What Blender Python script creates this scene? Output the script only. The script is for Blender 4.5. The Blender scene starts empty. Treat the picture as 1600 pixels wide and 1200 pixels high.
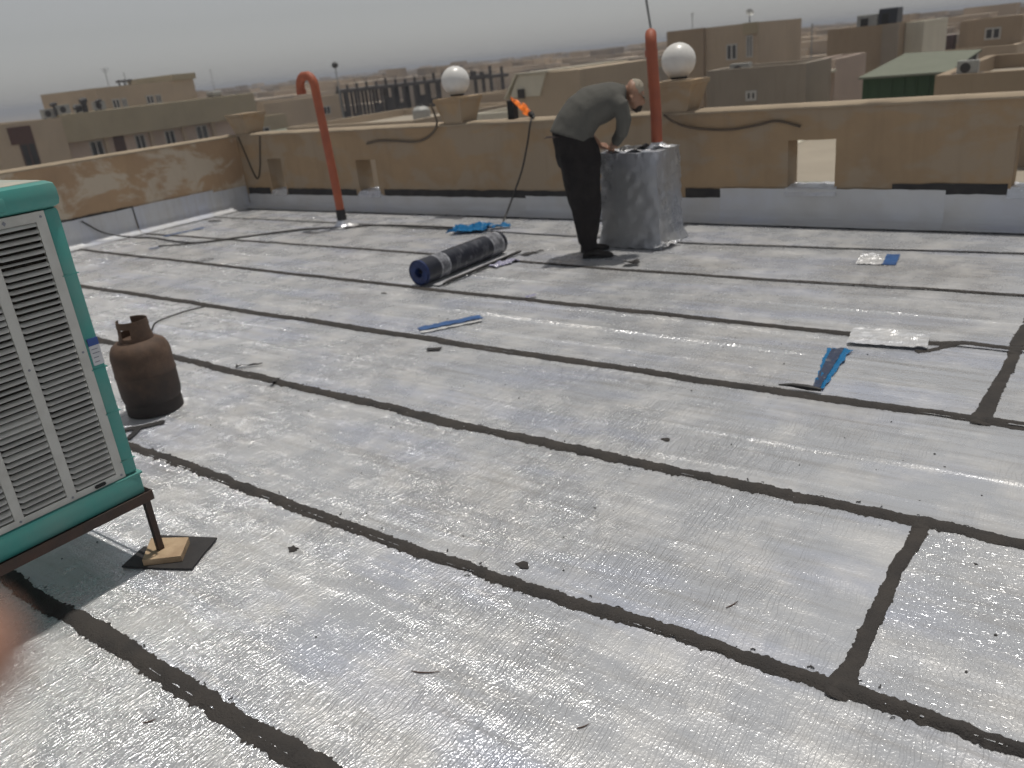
import bpy, bmesh, math, random
from mathutils import Vector, Matrix, noise, Euler
from math import radians as rad, pi, sin, cos

scene = bpy.context.scene
col = scene.collection
random.seed(7)

# ------------------------------------------------------------------ camera
CAM_R = Vector((0.80623653, 0.58324946, -0.0990087))
CAM_U = Vector((-0.14368697, 0.35540594, 0.92360201))
CAM_F = Vector((-0.57387865, 0.73041542, -0.3703466))
cam_d = bpy.data.cameras.new("camera")
cam = bpy.data.objects.new("camera", cam_d)
col.objects.link(cam)
m = Matrix.Identity(4)
for i in range(3):
    m[i][0], m[i][1], m[i][2] = CAM_R[i], CAM_U[i], -CAM_F[i]
m[2][3] = 1.58
cam.matrix_world = m
cam_d.sensor_width = 36
cam_d.lens = 1275.29 / 1600 * 36
cam_d.clip_start = 0.01
cam_d.clip_end = 40000
cam_d.dof.use_dof = True
cam_d.dof.focus_distance = 2.35
cam_d.dof.aperture_fstop = 3.5
scene.camera = cam

# ------------------------------------------------------------------ sky, sun, exposure
SUN_EL, SUN_DIR = 78.0, Vector((-0.012, cos(rad(78.0)), sin(rad(78.0))))   # towards the sun: behind the far parapet, nearly overhead
world = bpy.data.worlds.new("World")
scene.world = world
world.use_nodes = True
nt = world.node_tree
nt.nodes.clear()
sky = nt.nodes.new("ShaderNodeTexSky")
sky.sky_type = 'NISHITA'
sky.sun_disc = False
sky.sun_elevation = rad(SUN_EL)
sky.sun_rotation = 0.0
sky.altitude = 300
sky.air_density = 1.0
sky.dust_density = 0.9
sky.ozone_density = 1.0
hs = nt.nodes.new("ShaderNodeHueSaturation")      # dust-laden air: almost no blue left
hs.inputs["Saturation"].default_value = 0.14
bg = nt.nodes.new("ShaderNodeBackground")
bg.inputs[1].default_value = 0.07
wo = nt.nodes.new("ShaderNodeOutputWorld")
nt.links.new(sky.outputs[0], hs.inputs["Color"])
nt.links.new(hs.outputs[0], bg.inputs[0])
nt.links.new(bg.outputs[0], wo.inputs[0])
sun_d = bpy.data.lights.new("sun", 'SUN')
sun_d.energy = 2.7
sun_d.angle = rad(1.5)
sun_d.color = (1.0, 0.95, 0.87)
sun = bpy.data.objects.new("sun", sun_d)
col.objects.link(sun)
sun.rotation_euler = SUN_DIR.to_track_quat('Z', 'Y').to_euler()
sun.location = (0, 0, 30)
vs = scene.view_settings
vs.view_transform = 'Standard'
vs.look = 'None'
vs.exposure = -0.1
vs.gamma = 1.0
vs.use_curve_mapping = False
scene.render.engine = 'CYCLES'
scene.cycles.max_bounces = 4
scene.cycles.volume_bounces = 0
scene.cycles.use_light_tree = False

# ------------------------------------------------------------------ materials
class NT:
    def __init__(s, name):
        s.m = bpy.data.materials.new(name)
        s.m.use_nodes = True
        s.t = s.m.node_tree
        s.p = s.t.nodes["Principled BSDF"]
        s.out = s.t.nodes["Material Output"]
    def n(s, kind, **kw):
        x = s.t.nodes.new("ShaderNode" + kind)
        for k, v in kw.items():
            if hasattr(x, k) and k not in ("Scale",):
                setattr(x, k, v)
            else:
                x.inputs[k].default_value = v
        return x
    def l(s, a, b):
        s.t.links.new(a, b)
    def math(s, op, a, b=None, c=None, clamp=False):
        x = s.t.nodes.new("ShaderNodeMath")
        x.operation = op
        x.use_clamp = clamp
        for i, v in enumerate((a, b, c)):
            if v is None:
                continue
            if isinstance(v, (int, float)):
                x.inputs[i].default_value = v
            else:
                s.l(v, x.inputs[i])
        return x.outputs[0]
    def coords(s, scale=(1, 1, 1), rot=(0, 0, 0), kind="Object", rnd=False):
        tc = s.n("TexCoord")
        mp = s.n("Mapping")
        mp.inputs["Scale"].default_value = scale
        mp.inputs["Rotation"].default_value = rot
        s.l(tc.outputs[kind], mp.inputs[0])
        if rnd:
            oi = s.n("ObjectInfo")
            cb = s.n("CombineXYZ")
            for i in range(3):
                s.l(s.math('MULTIPLY', oi.outputs["Random"], 37.0 + 11 * i), cb.inputs[i])
            s.l(cb.outputs[0], mp.inputs["Location"])
        return mp.outputs[0]
    def noise(s, vec, scale, detail=3, rough=0.5, dist=0.0):
        x = s.n("TexNoise")
        x.noise_dimensions = getattr(s, "dim", "3D")
        x.inputs["Scale"].default_value = scale
        x.inputs["Detail"].default_value = detail
        x.inputs["Roughness"].default_value = rough
        x.inputs["Distortion"].default_value = dist
        s.l(vec, x.inputs["Vector"])
        return x.outputs[0]
    def ramp(s, fac, stops):
        x = s.n("ValToRGB")
        e = x.color_ramp.elements
        while len(e) < len(stops):
            e.new(0.5)
        for i, (p, c) in enumerate(stops):
            e[i].position = p
            e[i].color = (c[0], c[1], c[2], 1) if not isinstance(c, (int, float)) else (c, c, c, 1)
        s.l(fac, x.inputs[0])
        return x.outputs[0]
    def mix(s, fac, a, b):
        x = s.t.nodes.new("ShaderNodeMix")
        x.data_type = 'RGBA'
        if isinstance(fac, (int, float)):
            x.inputs[0].default_value = fac
        else:
            s.l(fac, x.inputs[0])
        for i, v in ((6, a), (7, b)):
            if isinstance(v, tuple):
                x.inputs[i].default_value = (*v, 1)
            else:
                s.l(v, x.inputs[i])
        return x.outputs[2]
    def bump(s, h, strength=0.5, dist=0.01):
        b = s.n("Bump")
        b.inputs["Strength"].default_value = strength
        b.inputs["Distance"].default_value = dist
        s.l(h, b.inputs["Height"])
        s.l(b.outputs[0], s.p.inputs["Normal"])
        return b

def basic(name, c, rough=0.6, metal=0.0, c2=None, scale=8.0, bump=0.0, bscale=None, bdist=0.01, spec=0.5, contrast=(0.35, 0.65), rnd=True):
    s = NT(name)
    s.p.inputs["Roughness"].default_value = rough
    s.p.inputs["Metallic"].default_value = metal
    s.p.inputs["Specular IOR Level"].default_value = spec
    v = s.coords(rnd=rnd)
    if c2 is None:
        c2 = tuple(x * 0.82 for x in c)
    n1 = s.noise(v, scale, 5, 0.6)
    s.l(s.ramp(n1, [(contrast[0], c), (contrast[1], c2)]), s.p.inputs["Base Color"])
    rr = s.math('MULTIPLY_ADD', n1, 0.2, rough - 0.1)
    s.l(rr, s.p.inputs["Roughness"])
    if bump:
        n2 = s.noise(v, bscale or scale * 6, 4, 0.6)
        s.bump(n2, bump, bdist)
    return s.m

def foil_mat(name, wr=1.0, crack=0.0, dull=0.0, dim="2D", fine=1.0, tone=1.0, gs=1.0, ga=1.0):
    """aluminium-faced bitumen membrane: fine wrinkles across the roll, dust, bluish film remains"""
    s = NT(name)
    s.dim = dim
    v = s.coords(rnd=True)
    # gentle warp so that the wrinkles wander
    wn = s.n("TexNoise")
    wn.noise_dimensions = dim
    wn.inputs["Scale"].default_value = 9.0
    wn.inputs["Detail"].default_value = 1
    s.l(v, wn.inputs["Vector"])
    off = s.n("VectorMath", operation='SCALE')
    s.l(wn.outputs["Color"], off.inputs[0])
    off.inputs["Scale"].default_value = 0.026
    add = s.n("VectorMath", operation='ADD')
    s.l(v, add.inputs[0])
    s.l(off.outputs[0], add.inputs[1])
    mp = s.n("Mapping")
    mp.inputs["Scale"].default_value = (70 * fine, 6.0 * fine, 1)
    s.l(add.outputs[0], mp.inputs[0])
    def ridge(vec, sc, det, powr):
        n = s.noise(vec, sc, det, 0.5)
        r = s.math('SUBTRACT', 1.0, s.math('ABSOLUTE', s.math('MULTIPLY_ADD', n, 2.0, -1.0)))
        return s.math('POWER', r, powr)
    r1 = ridge(mp.outputs[0], 1.0, 0.0, 11.0)
    mp2 = s.n("Mapping")
    mp2.inputs["Scale"].default_value = (150 * fine, 40 * fine, 1)
    mp2.inputs["Rotation"].default_value = (0, 0, 0.25)
    s.l(add.outputs[0], mp2.inputs[0])
    r2 = ridge(mp2.outputs[0], 1.0, 1.0, 4.0)
    grain = s.noise(v, 120.0 * gs, 1, 0.6)
    lump = s.noise(v, 7.0, 1, 0.5)
    patch = s.noise(v, 1.7, 2, 0.6)
    # where the sheet is wrinkled and where it was pressed smooth
    wmask = s.math('MULTIPLY_ADD', s.ramp(patch, [(0.36, 0.35), (0.6, 1.0)]), wr, 0.0)
    sx_ = s.n("SeparateXYZ")
    tco = s.n("TexCoord")
    s.l(tco.outputs["Object"], sx_.inputs[0])
    mr_ = s.n("MapRange")           # the sheets lie flatter towards the roof's near end
    for i_, q_ in ((1, -1.5), (2, -0.5), (3, 1.0), (4, 0.28)):
        mr_.inputs[i_].default_value = q_
    s.l(sx_.outputs[0], mr_.inputs[0])
    wmask = s.math('MULTIPLY', wmask, mr_.outputs[0])
    h = s.math('MULTIPLY', r1, wmask)
    h = s.math('MULTIPLY_ADD', r2, s.math('MULTIPLY', wmask, 0.35), h)
    h = s.math('MULTIPLY_ADD', s.math('POWER', grain, 2.5), s.math('MULTIPLY_ADD', wmask, 0.75 * ga, 0.25 * ga), h)
    h = s.math('MULTIPLY_ADD', lump, 1.2, h)
    wave = s.noise(s.coords((0.9, 7.5, 1), rnd=True), 1.4, 2, 0.5)
    h = s.math('MULTIPLY_ADD', wave, 2.9, h)
    if crack:
        vo = s.n("TexVoronoi", feature='DISTANCE_TO_EDGE')
        vo.inputs["Scale"].default_value = 80.0
        s.l(add.outputs[0], vo.inputs["Vector"])
        ce = s.ramp(vo.outputs["Distance"], [(0.0, 0.0), (0.07, 1.0)])
        h = s.math('MULTIPLY_ADD', ce, 0.22 * crack, h)
    s.bump(h, 1.0, 0.0026)
    # dust and film
    dust = s.noise(v, 3.1, 4, 0.65)
    dmask = s.ramp(dust, [(0.42, 0.0), (0.7, 1.0)])
    film = s.noise(s.coords((0.7, 2.4, 1), rnd=True), 1.3, 3, 0.5)
    fmask = s.ramp(film, [(0.50, 0.0), (0.68, 1.0)])
    T = lambda *a: tuple(x * tone for x in a)
    c = s.mix(fmask, T(0.63, 0.645, 0.672), T(0.60, 0.63, 0.715))
    c = s.mix(s.math('MULTIPLY', dmask, 0.4), c, T(0.53, 0.51, 0.475))
    streak = s.noise(s.coords((1.2, 16, 1), rnd=True), 1.5, 3, 0.6)
    c = s.mix(s.ramp(streak, [(0.5, 0.0), (0.75, 0.5)]), c, T(0.47, 0.46, 0.45))
    blotch = s.noise(v, 0.9, 4, 0.7)
    c = s.mix(s.ramp(blotch, [(0.52, 0.0), (0.66, 0.22)]), c, T(0.49, 0.46, 0.42))
    s.l(c, s.p.inputs["Base Color"])
    s.l(s.math('MULTIPLY_ADD', dmask, -0.18, 0.54 - dull * .7), s.p.inputs["Metallic"])
    s.l(s.math('MULTIPLY_ADD', dmask, 0.16, s.math('MULTIPLY_ADD', grain, 0.10, 0.20 + dull * .4)), s.p.inputs["Roughness"])
    return s.m

def plaster(name, c, c2, patch_c=None, scale=3.0, bumpd=0.006):
    s = NT(name)
    v = s.coords()
    n1 = s.noise(v, scale, 6, 0.62)
    cc = s.ramp(n1, [(0.3, c), (0.7, c2)])
    if patch_c:
        n3 = s.noise(s.coords((1.0, 1.0, 1.7)), 1.5, 5, 0.6, 0.4)
        cc = s.mix(s.ramp(n3, [(0.47, 0.0), (0.55, 0.9)]), cc, patch_c)
    n4 = s.noise(s.coords((7, 7, 0.8)), 1.0, 4, 0.6)           # run-off streaks
    cc = s.mix(s.ramp(n4, [(0.52, 0.0), (0.75, 0.22)]), cc, tuple(x * 0.6 for x in c2))
    s.l(cc, s.p.inputs["Base Color"])
    s.p.inputs["Roughness"].default_value = 0.9
    s.p.inputs["Specular IOR Level"].default_value = 0.2
    n2 = s.noise(v, 60, 4, 0.7)
    s.bump(n2, 0.6, bumpd)
    return s.m

M = {}
M['foil'] = foil_mat("foil_wrinkled", 1.0)
M['foil_far'] = foil_mat("foil_flat", 0.6, gs=0.5, ga=2.6)
M['foil_crack'] = foil_mat("foil_crazed", 0.18, 1.0)
M['foil_up'] = foil_mat("foil_upstand", 0.30, 0, 0.35, "3D", 1, .95)
M['foil_box'] = foil_mat("foil_wrap", 0.9, 0, 0.05, "3D", .35, .72)
M['foil_scrap'] = foil_mat("foil_scrap", 1.3, 0, 0, "3D", 1, 1.2)
M['bitumen'] = basic("bitumen", (0.042, 0.039, 0.038), 0.8, 0, (0.064, 0.057, 0.052), 9, 1.0, 160, 0.006, 0.3)
M['bitumen_dark'] = basic("bitumen_dark", (0.022, 0.021, 0.023), 0.6, 0, (0.04, 0.037, 0.036), 10, 0.5, 120, 0.003, 0.4)
M['deck'] = basic("deck", (0.1, 0.095, 0.09), 0.8)
M['wall'] = plaster("parapet_plaster", (0.42, 0.30, 0.185), (0.33, 0.24, 0.155), (0.37, 0.295, 0.215), 1.6)
M['wall_left'] = plaster("parapet_plaster_patched", (0.47, 0.325, 0.20), (0.37, 0.255, 0.165), (0.56, 0.485, 0.385), 1.4)
M['coping'] = plaster("coping_plaster", (0.40, 0.325, 0.235), (0.32, 0.26, 0.195), None, 4)
M['teal'] = basic("teal_paint", (0.055, 0.29, 0.26), 0.5, 0, (0.15, 0.29, 0.26), 4, 0.1, 60, 0.002, contrast=(0.4, 0.8))
M['teal_dust'] = basic("dusty_cream_top", (0.46, 0.43, 0.36), 0.75, 0, (0.30, 0.36, 0.33), 7, 0.1, 90, 0.002)
M['panel'] = basic("louvre_paint", (0.56, 0.56, 0.53), 0.45, 0, (0.44, 0.43, 0.40), 9, 0.05, 90, 0.002, contrast=(0.45, 0.8))
M['pad'] = basic("cooling_pad", (0.016, 0.014, 0.012), 0.95, 0, (0.035, 0.026, 0.018), 60, 0.9, 150, 0.01)
M['black'] = basic("black_matt", (0.012, 0.012, 0.013), 0.7)
M['rubber'] = basic("hose_rubber", (0.022, 0.021, 0.021), 0.55, 0, (0.04, 0.037, 0.034), 20)
M['angle'] = basic("brown_angle_iron", (0.045, 0.03, 0.025), 0.55, 0.2, (0.075, 0.042, 0.03), 12, 0.3, 90, 0.002)
M['wood'] = basic("offcut_wood", (0.50, 0.37, 0.235), 0.7, 0, (0.36, 0.25, 0.155), 16, 0.4, 80, 0.003)
M['sticker_white'] = basic("sticker_white", (0.62, 0.63, 0.66), 0.45)
M['sticker_blue'] = basic("sticker_blue", (0.03, 0.085, 0.32), 0.4)
M['sticker_grey'] = basic("sticker_print", (0.25, 0.26, 0.3), 0.5)
M['rust'] = None
s = NT("rusty_steel")
v = s.coords()
n1 = s.noise(v, 7, 7, 0.65)
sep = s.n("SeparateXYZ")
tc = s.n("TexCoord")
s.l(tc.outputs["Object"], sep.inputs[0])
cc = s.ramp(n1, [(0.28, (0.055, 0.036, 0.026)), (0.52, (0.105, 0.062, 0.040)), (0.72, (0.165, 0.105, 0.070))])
low_dark = s.math('ADD', s.math('MULTIPLY', sep.outputs[2], -2.3), s.math('MULTIPLY_ADD', s.noise(v, 5, 4, 0.6), 1.3, 0.42), clamp=True)  # darker towards the bottom, edge broken up by noise
cc = s.mix(low_dark, cc, (0.030, 0.024, 0.022))
s.l(cc, s.p.inputs["Base Color"])
s.p.inputs["Roughness"].default_value = 0.75
s.bump(s.noise(v, 70, 5, 0.7), 0.5, 0.004)
M['rust'] = s.m
M['brass'] = basic("dull_brass", (0.20, 0.14, 0.06), 0.45, 0.8)
M['orange'] = basic("orange_pvc", (0.40, 0.105, 0.048), 0.6, 0, (0.31, 0.085, 0.048), 4, 0.1, 40, 0.002)
M['globe'] = basic("globe_white", (0.74, 0.73, 0.71), 0.35, 0, (0.68, 0.66, 0.62), 3)
M['skin'] = basic("skin", (0.34, 0.19, 0.125), 0.55, 0, (0.29, 0.155, 0.10), 20, 0.2, 150, 0.002)
M['skin_hand'] = basic("skin_hand", (0.42, 0.235, 0.17), 0.5, 0, (0.36, 0.19, 0.135), 60, 0.3, 600, 0.0006)
M['nail'] = basic("nail", (0.50, 0.31, 0.25), 0.35)
M['shirt'] = basic("grey_shirt", (0.125, 0.123, 0.112), 0.9, 0, (0.11, 0.108, 0.10), 3, 0.35, 14, 0.02, 0.1)
M['trousers'] = basic("black_trousers", (0.020, 0.018, 0.019), 0.9, 0, (0.028, 0.025, 0.025), 8, 0.8, 16, 0.02, 0.15)
M['shoe'] = basic("dark_shoe", (0.022, 0.018, 0.016), 0.6)
M['hair'] = basic("tan_cap", (0.36, 0.32, 0.255), 0.85, 0, (0.29, 0.255, 0.20), 60, 0.6, 300, 0.004)
M['beard_shade'] = basic("beard_shade", (0.028, 0.02, 0.016), 0.85, 0, None, 60, 0.6, 300, 0.004)
M['glass'] = basic("window_glass", (0.035, 0.038, 0.042), 0.12, 0, (0.05, 0.05, 0.055), 2)
M['frame_white'] = basic("window_frame", (0.55, 0.54, 0.52), 0.5)
M['door_brown'] = basic("brown_door", (0.085, 0.04, 0.03), 0.6)
M['blue_film'] = None
s = NT("blue_film")
s.p.inputs["Base Color"].default_value = (0.025, 0.20, 0.44, 1)
s.p.inputs["Roughness"].default_value = 0.22
s.p.inputs["Transmission Weight"].default_value = 0.25
s.p.inputs["IOR"].default_value = 1.2
s.bump(s.noise(s.coords(), 40, 3), 0.5, 0.006)
M['blue_film'] = s.m
M['blue_strip'] = basic("blue_strip", (0.04, 0.13, 0.34), 0.3, 0, (0.03, 0.08, 0.22), 14, 0.4, 60, 0.004)
M['white_strip'] = basic("white_backing", (0.62, 0.62, 0.62), 0.4)
M['clear_film'] = basic("violet_film", (0.30, 0.29, 0.44), 0.15, 0, (0.50, 0.50, 0.60), 30, 0.8, 60, 0.01, 0.8)
M['twig'] = basic("twig", (0.09, 0.05, 0.035), 0.8)
M['steel'] = basic("galvanised", (0.35, 0.36, 0.36), 0.5, 0.6)

def emis(name, c, strength):
    s = NT(name)
    s.p.inputs["Base Color"].default_value = (0, 0, 0, 1)
    v = s.coords()
    n = s.noise(v, 22, 3)
    s.l(s.ramp(n, [(0.35, tuple(x * 0.35 for x in c)), (0.65, c)]), s.p.inputs["Emission Color"])
    s.p.inputs["Emission Strength"].default_value = strength
    s.l(s.ramp(n, [(0.38, 0.25), (0.6, 0.95)]), s.p.inputs["Alpha"])
    return s.m
M['flame'] = emis("flame", (1.0, 0.22, 0.03), 0.9)

# ------------------------------------------------------------------ helpers
def tag(o, label=None, cat=None, group=None, kind=None):
    for k, v in (("label", label), ("category", cat), ("group", group), ("kind", kind)):
        if v:
            o[k] = v
    return o

def empty(name, loc=(0, 0, 0), rz=0.0, label=None, cat=None, group=None):
    o = bpy.data.objects.new(name, None)
    col.objects.link(o)
    o.location = loc
    o.rotation_euler = (0, 0, rz)
    o.empty_display_size = 0.1
    return tag(o, label, cat, group)

def link(name, mesh, mat=None, parent=None, loc=None):
    o = bpy.data.objects.new(name, mesh)
    col.objects.link(o)
    if mat is not None and not mesh.materials:
        mesh.materials.append(mat)
    if parent is not None:
        o.parent = parent
    if loc is not None:
        o.location = loc
    return o

class MB:
    """collects geometry, then links it as ONE mesh object"""
    def __init__(s):
        s.v, s.f = [], []
    def add(s, vs, fs):
        b = len(s.v)
        s.v += [tuple(x) for x in vs]
        s.f += [tuple(b + i for i in f) for f in fs]
        return s
    def box(s, x0, x1, y0, y1, z0, z1, bev=0.0, mtx=None):
        if bev:
            bm = bmesh.new()
            bmesh.ops.create_cube(bm, size=1.0)
            for w in bm.verts:
                w.co = Vector(((x0 + x1) / 2 + w.co.x * (x1 - x0), (y0 + y1) / 2 + w.co.y * (y1 - y0), (z0 + z1) / 2 + w.co.z * (z1 - z0)))
            bmesh.ops.bevel(bm, geom=bm.edges[:], offset=bev, segments=2, profile=0.5, affect='EDGES')
            bm.verts.index_update()
            vs = [w.co.copy() for w in bm.verts]
            fs = [[w.index for w in f.verts] for f in bm.faces]
            bm.free()
        else:
            vs = [Vector(p) for p in ((x0, y0, z0), (x1, y0, z0), (x1, y1, z0), (x0, y1, z0), (x0, y0, z1), (x1, y0, z1), (x1, y1, z1), (x0, y1, z1))]
            fs = [(0, 3, 2, 1), (4, 5, 6, 7), (0, 1, 5, 4), (1, 2, 6, 5), (2, 3, 7, 6), (3, 0, 4, 7)]
        if mtx is not None:
            vs = [mtx @ w for w in vs]
        return s.add(vs, fs)
    def rings(s, rings, closed=True, cap=True):
        """loft between rings of equally many points"""
        n = len(rings[0])
        vs = [p for r in rings for p in r]
        fs = []
        for i in range(len(rings) - 1):
            for j in range(n if closed else n - 1):
                a, b = i * n + j, i * n + (j + 1) % n
                fs.append((a, b, b + n, a + n))
        if cap and closed:
            fs.append(tuple(reversed(range(n))))
            fs.append(tuple((len(rings) - 1) * n + j for j in range(n)))
        return s.add(vs, fs)
    def tube(s, pts, r, n=8, cap=True):
        pts = [Vector(p) for p in pts]
        rs = r if isinstance(r, (list, tuple)) else [r] * len(pts)
        prev = None
        rings = []
        for i, p in enumerate(pts):
            t = (pts[min(i + 1, len(pts) - 1)] - pts[max(i - 1, 0)]).normalized()
            if prev is None:
                a = t.orthogonal().normalized()
            else:
                a = (prev - t * prev.dot(t)).normalized()
            prev = a
            b = t.cross(a)
            rr = rs[i]
            ra, rb = rr if isinstance(rr, (list, tuple)) else (rr, rr)
            rings.append([p + a * (cos(2 * pi * k / n) * ra) + b * (sin(2 * pi * k / n) * rb) for k in range(n)])
        return s.rings(rings, True, cap)
    def lathe(s, prof, n=24, c=(0, 0, 0), cap=True):
        rings = [[(c[0] + r * cos(2 * pi * k / n), c[1] + r * sin(2 * pi * k / n), c[2] + z) for k in range(n)] for r, z in prof]
        return s.rings(rings, True, cap)
    def prism(s, poly, z0, z1, jit=0.0):
        n = len(poly)
        vs = [(x, y, z0) for x, y in poly] + [(x, y, z1 + random.uniform(-jit, jit)) for x, y in poly]
        fs = [tuple(reversed(range(n))), tuple(range(n, 2 * n))] + [(i, (i + 1) % n, (i + 1) % n + n, i + n) for i in range(n)]
        return s.add(vs, fs)
    def mesh(s, name, smooth=None):
        me = bpy.data.meshes.new(name)
        me.from_pydata(s.v, [], s.f)
        me.validate()
        bm = bmesh.new()
        bm.from_mesh(me)
        bmesh.ops.recalc_face_normals(bm, faces=bm.faces[:])
        bm.to_mesh(me)
        bm.free()
        if smooth is not None:
            me.polygons.foreach_set("use_smooth", [True] * len(me.polygons))
            if smooth < 180:
                me.set_sharp_from_angle(angle=rad(smooth))
        me.update()
        return me
    def build(s, name, mat, parent=None, smooth=None, loc=None):
        return link(name, s.mesh(name, smooth), mat, parent, loc)

def spline(pts, n=8):
    """Catmull-Rom through the points"""
    P = [Vector(p) for p in pts]
    P = [P[0] * 2 - P[1]] + P + [P[-1] * 2 - P[-2]]
    out = []
    for i in range(1, len(P) - 2):
        for k in range(n):
            t = k / n
            a, b, c, d = P[i - 1], P[i], P[i + 1], P[i + 2]
            out.append(0.5 * ((2 * b) + (c - a) * t + (2 * a - 5 * b + 4 * c - d) * t * t + (3 * b - a - 3 * c + d) * t ** 3))
    out.append(P[-2])
    return out

def holed(us, zs, holes, t, mapf):
    """a plate over cuts US x ZS with rectangular HOLES (u0,u1,z0,z1), T thick; mapf(u, z, d) -> point. One closed mesh."""
    mb = MB()
    nu, nz = len(us), len(zs)
    keep = [[not any(h[0] - 1e-6 <= (us[i] + us[i + 1]) / 2 <= h[1] + 1e-6 and h[2] - 1e-6 <= (zs[j] + zs[j + 1]) / 2 <= h[3] + 1e-6 for h in holes) for j in range(nz - 1)] for i in range(nu - 1)]
    vs = [mapf(u, z, d) for d in (0, t) for u in us for z in zs]
    ix = lambda i, j, d: d * nu * nz + i * nz + j
    fs = []
    g = lambda i, j: 0 <= i < nu - 1 and 0 <= j < nz - 1 and keep[i][j]
    for i in range(nu - 1):
        for j in range(nz - 1):
            if not keep[i][j]:
                continue
            fs.append((ix(i, j, 0), ix(i + 1, j, 0), ix(i + 1, j + 1, 0), ix(i, j + 1, 0)))
            fs.append((ix(i, j, 1), ix(i, j + 1, 1), ix(i + 1, j + 1, 1), ix(i + 1, j, 1)))
            if not g(i - 1, j): fs.append((ix(i, j, 0), ix(i, j + 1, 0), ix(i, j + 1, 1), ix(i, j, 1)))
            if not g(i + 1, j): fs.append((ix(i + 1, j, 0), ix(i + 1, j, 1), ix(i + 1, j + 1, 1), ix(i + 1, j + 1, 0)))
            if not g(i, j - 1): fs.append((ix(i, j, 0), ix(i, j, 1), ix(i + 1, j, 1), ix(i + 1, j, 0)))
            if not g(i, j + 1): fs.append((ix(i, j + 1, 0), ix(i + 1, j + 1, 0), ix(i + 1, j + 1, 1), ix(i, j + 1, 1)))
    used = sorted({i for f in fs for i in f})
    mp = {o: n for n, o in enumerate(used)}
    mb.add([vs[i] for i in used], [tuple(mp[i] for i in f) for f in fs])
    return mb

def cuts(a, b, extra, step=0.25):
    c = sorted({round(a, 4), round(b, 4), *[round(e, 4) for e in extra if a < e < b]})
    out = [c[0]]
    for x in c[1:]:
        k = max(1, int((x - out[-1]) / step))
        o = out[-1]
        for q in range(1, k + 1):
            out.append(o + (x - o) * q / k)
    return out

def fnoise(x, y, z=0.0, oct=3):
    return noise.fractal(Vector((x, y, z)), 1.0, 2.0, oct, noise_basis='PERLIN_ORIGINAL')

def evaluated(o):
    dg = bpy.context.evaluated_depsgraph_get()
    return bpy.data.meshes.new_from_object(o.evaluated_get(dg))

def remeshed(mb, name, mat, parent, voxel=0.012, smooth=4, fold=None):
    """melt overlapping closed shapes into one continuous surface"""
    o = mb.build(name, None, None)
    a = o.modifiers.new("r", 'REMESH')
    a.mode = 'VOXEL'
    a.voxel_size = voxel
    b = o.modifiers.new("s", 'SMOOTH')
    b.iterations = smooth
    b.factor = 0.5
    bpy.context.view_layer.update()
    me = evaluated(o)
    old = o.data
    o.modifiers.clear()
    o.data = me
    me.name = name
    bpy.data.meshes.remove(old)
    me.materials.clear()
    me.materials.append(mat)
    if fold:
        amp, sc = fold
        nn = [w.normal.copy() for w in me.vertices]
        for w, n in zip(me.vertices, nn):
            c = w.co
            w.co = c + n * (amp * fnoise(c.x * sc, c.y * sc, c.z * sc * 0.55, 3))
    me.polygons.foreach_set("use_smooth", [True] * len(me.polygons))
    o.parent = parent
    return o

# ------------------------------------------------------------------ the ground far below and the town plain
mb = MB()
R0 = 9000
rings = []
for r in (0.0001, 40, 120, 400, 1200, 3000, 6000, R0):
    rings.append([(r * cos(2 * pi * k / 48), r * sin(2 * pi * k / 48), -9.0 + (fnoise(r * .001 * cos(k), r * .001 * sin(k)) * 1.2 if 400 < r < 5000 else 0)) for k in range(48)])
mb.rings(rings, True, False)
g = mb.build("ground", basic("dusty_ground", (0.36, 0.31, 0.25), 0.95, 0, (0.22, 0.20, 0.165), 0.02, rnd=False), None, 180)
tag(g, kind="structure")

# ------------------------------------------------------------------ the roof deck and its sheets
XL, XR, YB, YF = -9.86, 3.6, 7.1, -2.75
def und(x, y):
    """how the deck below the membrane waves"""
    return 0.0045 * fnoise(x * 0.9, y * 1.6, 3.1, 2) + 0.0022 * fnoise(x * 3.0, y * 4.0, 9.0, 2)

roof = MB().box(XL - 0.2, XR + 0.2, YF - 0.2, YB + 0.2, -0.4, -0.03).build("roof_deck", M['deck'])
tag(roof, kind="structure")

def piece(pts):
    def f(x):
        if x <= pts[0][0]: return pts[0][1]
        for (a, ya), (b, yb) in zip(pts, pts[1:]):
            if x <= b: return ya + (yb - ya) * (x - a) / (b - a)
        return pts[-1][1]
    return f
SEAM = [  # (line y(x), width of the bitumen, step)
    (piece([(-12, -1.86)]), 0.06, 0.02),
    (piece([(-12, -0.96)]), 0.06, 0.02),
    (piece([(-12, -0.05)]), 0.06, 0.02),
    (piece([(-12, .852), (-3, .852), (-2.1, .853), (-1.4, .853)]), 0.060, 0.005),
    (piece([(-12, 1.75), (-3.66, 1.716), (-1.69, 1.695), (-.38, 1.735), (2, 1.74)]), 0.046, 0.005),
    (piece([(-12, 2.68), (-4.8, 2.635), (-2.07, 2.585), (-.39, 2.622), (2, 2.62)]), 0.055, 0.006),
    (piece([(-12, 3.56), (-7.5, 3.53), (-1.6, 3.498), (-.33, 3.528), (2, 3.53)]), 0.058, 0.008),
    (piece([(-12, 4.60), (-9.86, 4.55), (-4.4, 4.43), (-1.1, 4.395), (2, 4.40)]), 0.046, 0.01),
    (piece([(-12, 5.40), (-5.58, 5.372), (-2.9, 5.30), (-.4, 5.352), (2, 5.36)]), 0.034, 0.012),
    (piece([(-12, 6.38), (-7, 6.36), (-2.7, 6.21), (-.5, 6.35), (2, 6.38)]), 0.011, 0.02),
]
EDGE = [lambda x: YF] + [sm[0] for sm in SEAM] + [lambda x: YB + 0.01]
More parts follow.
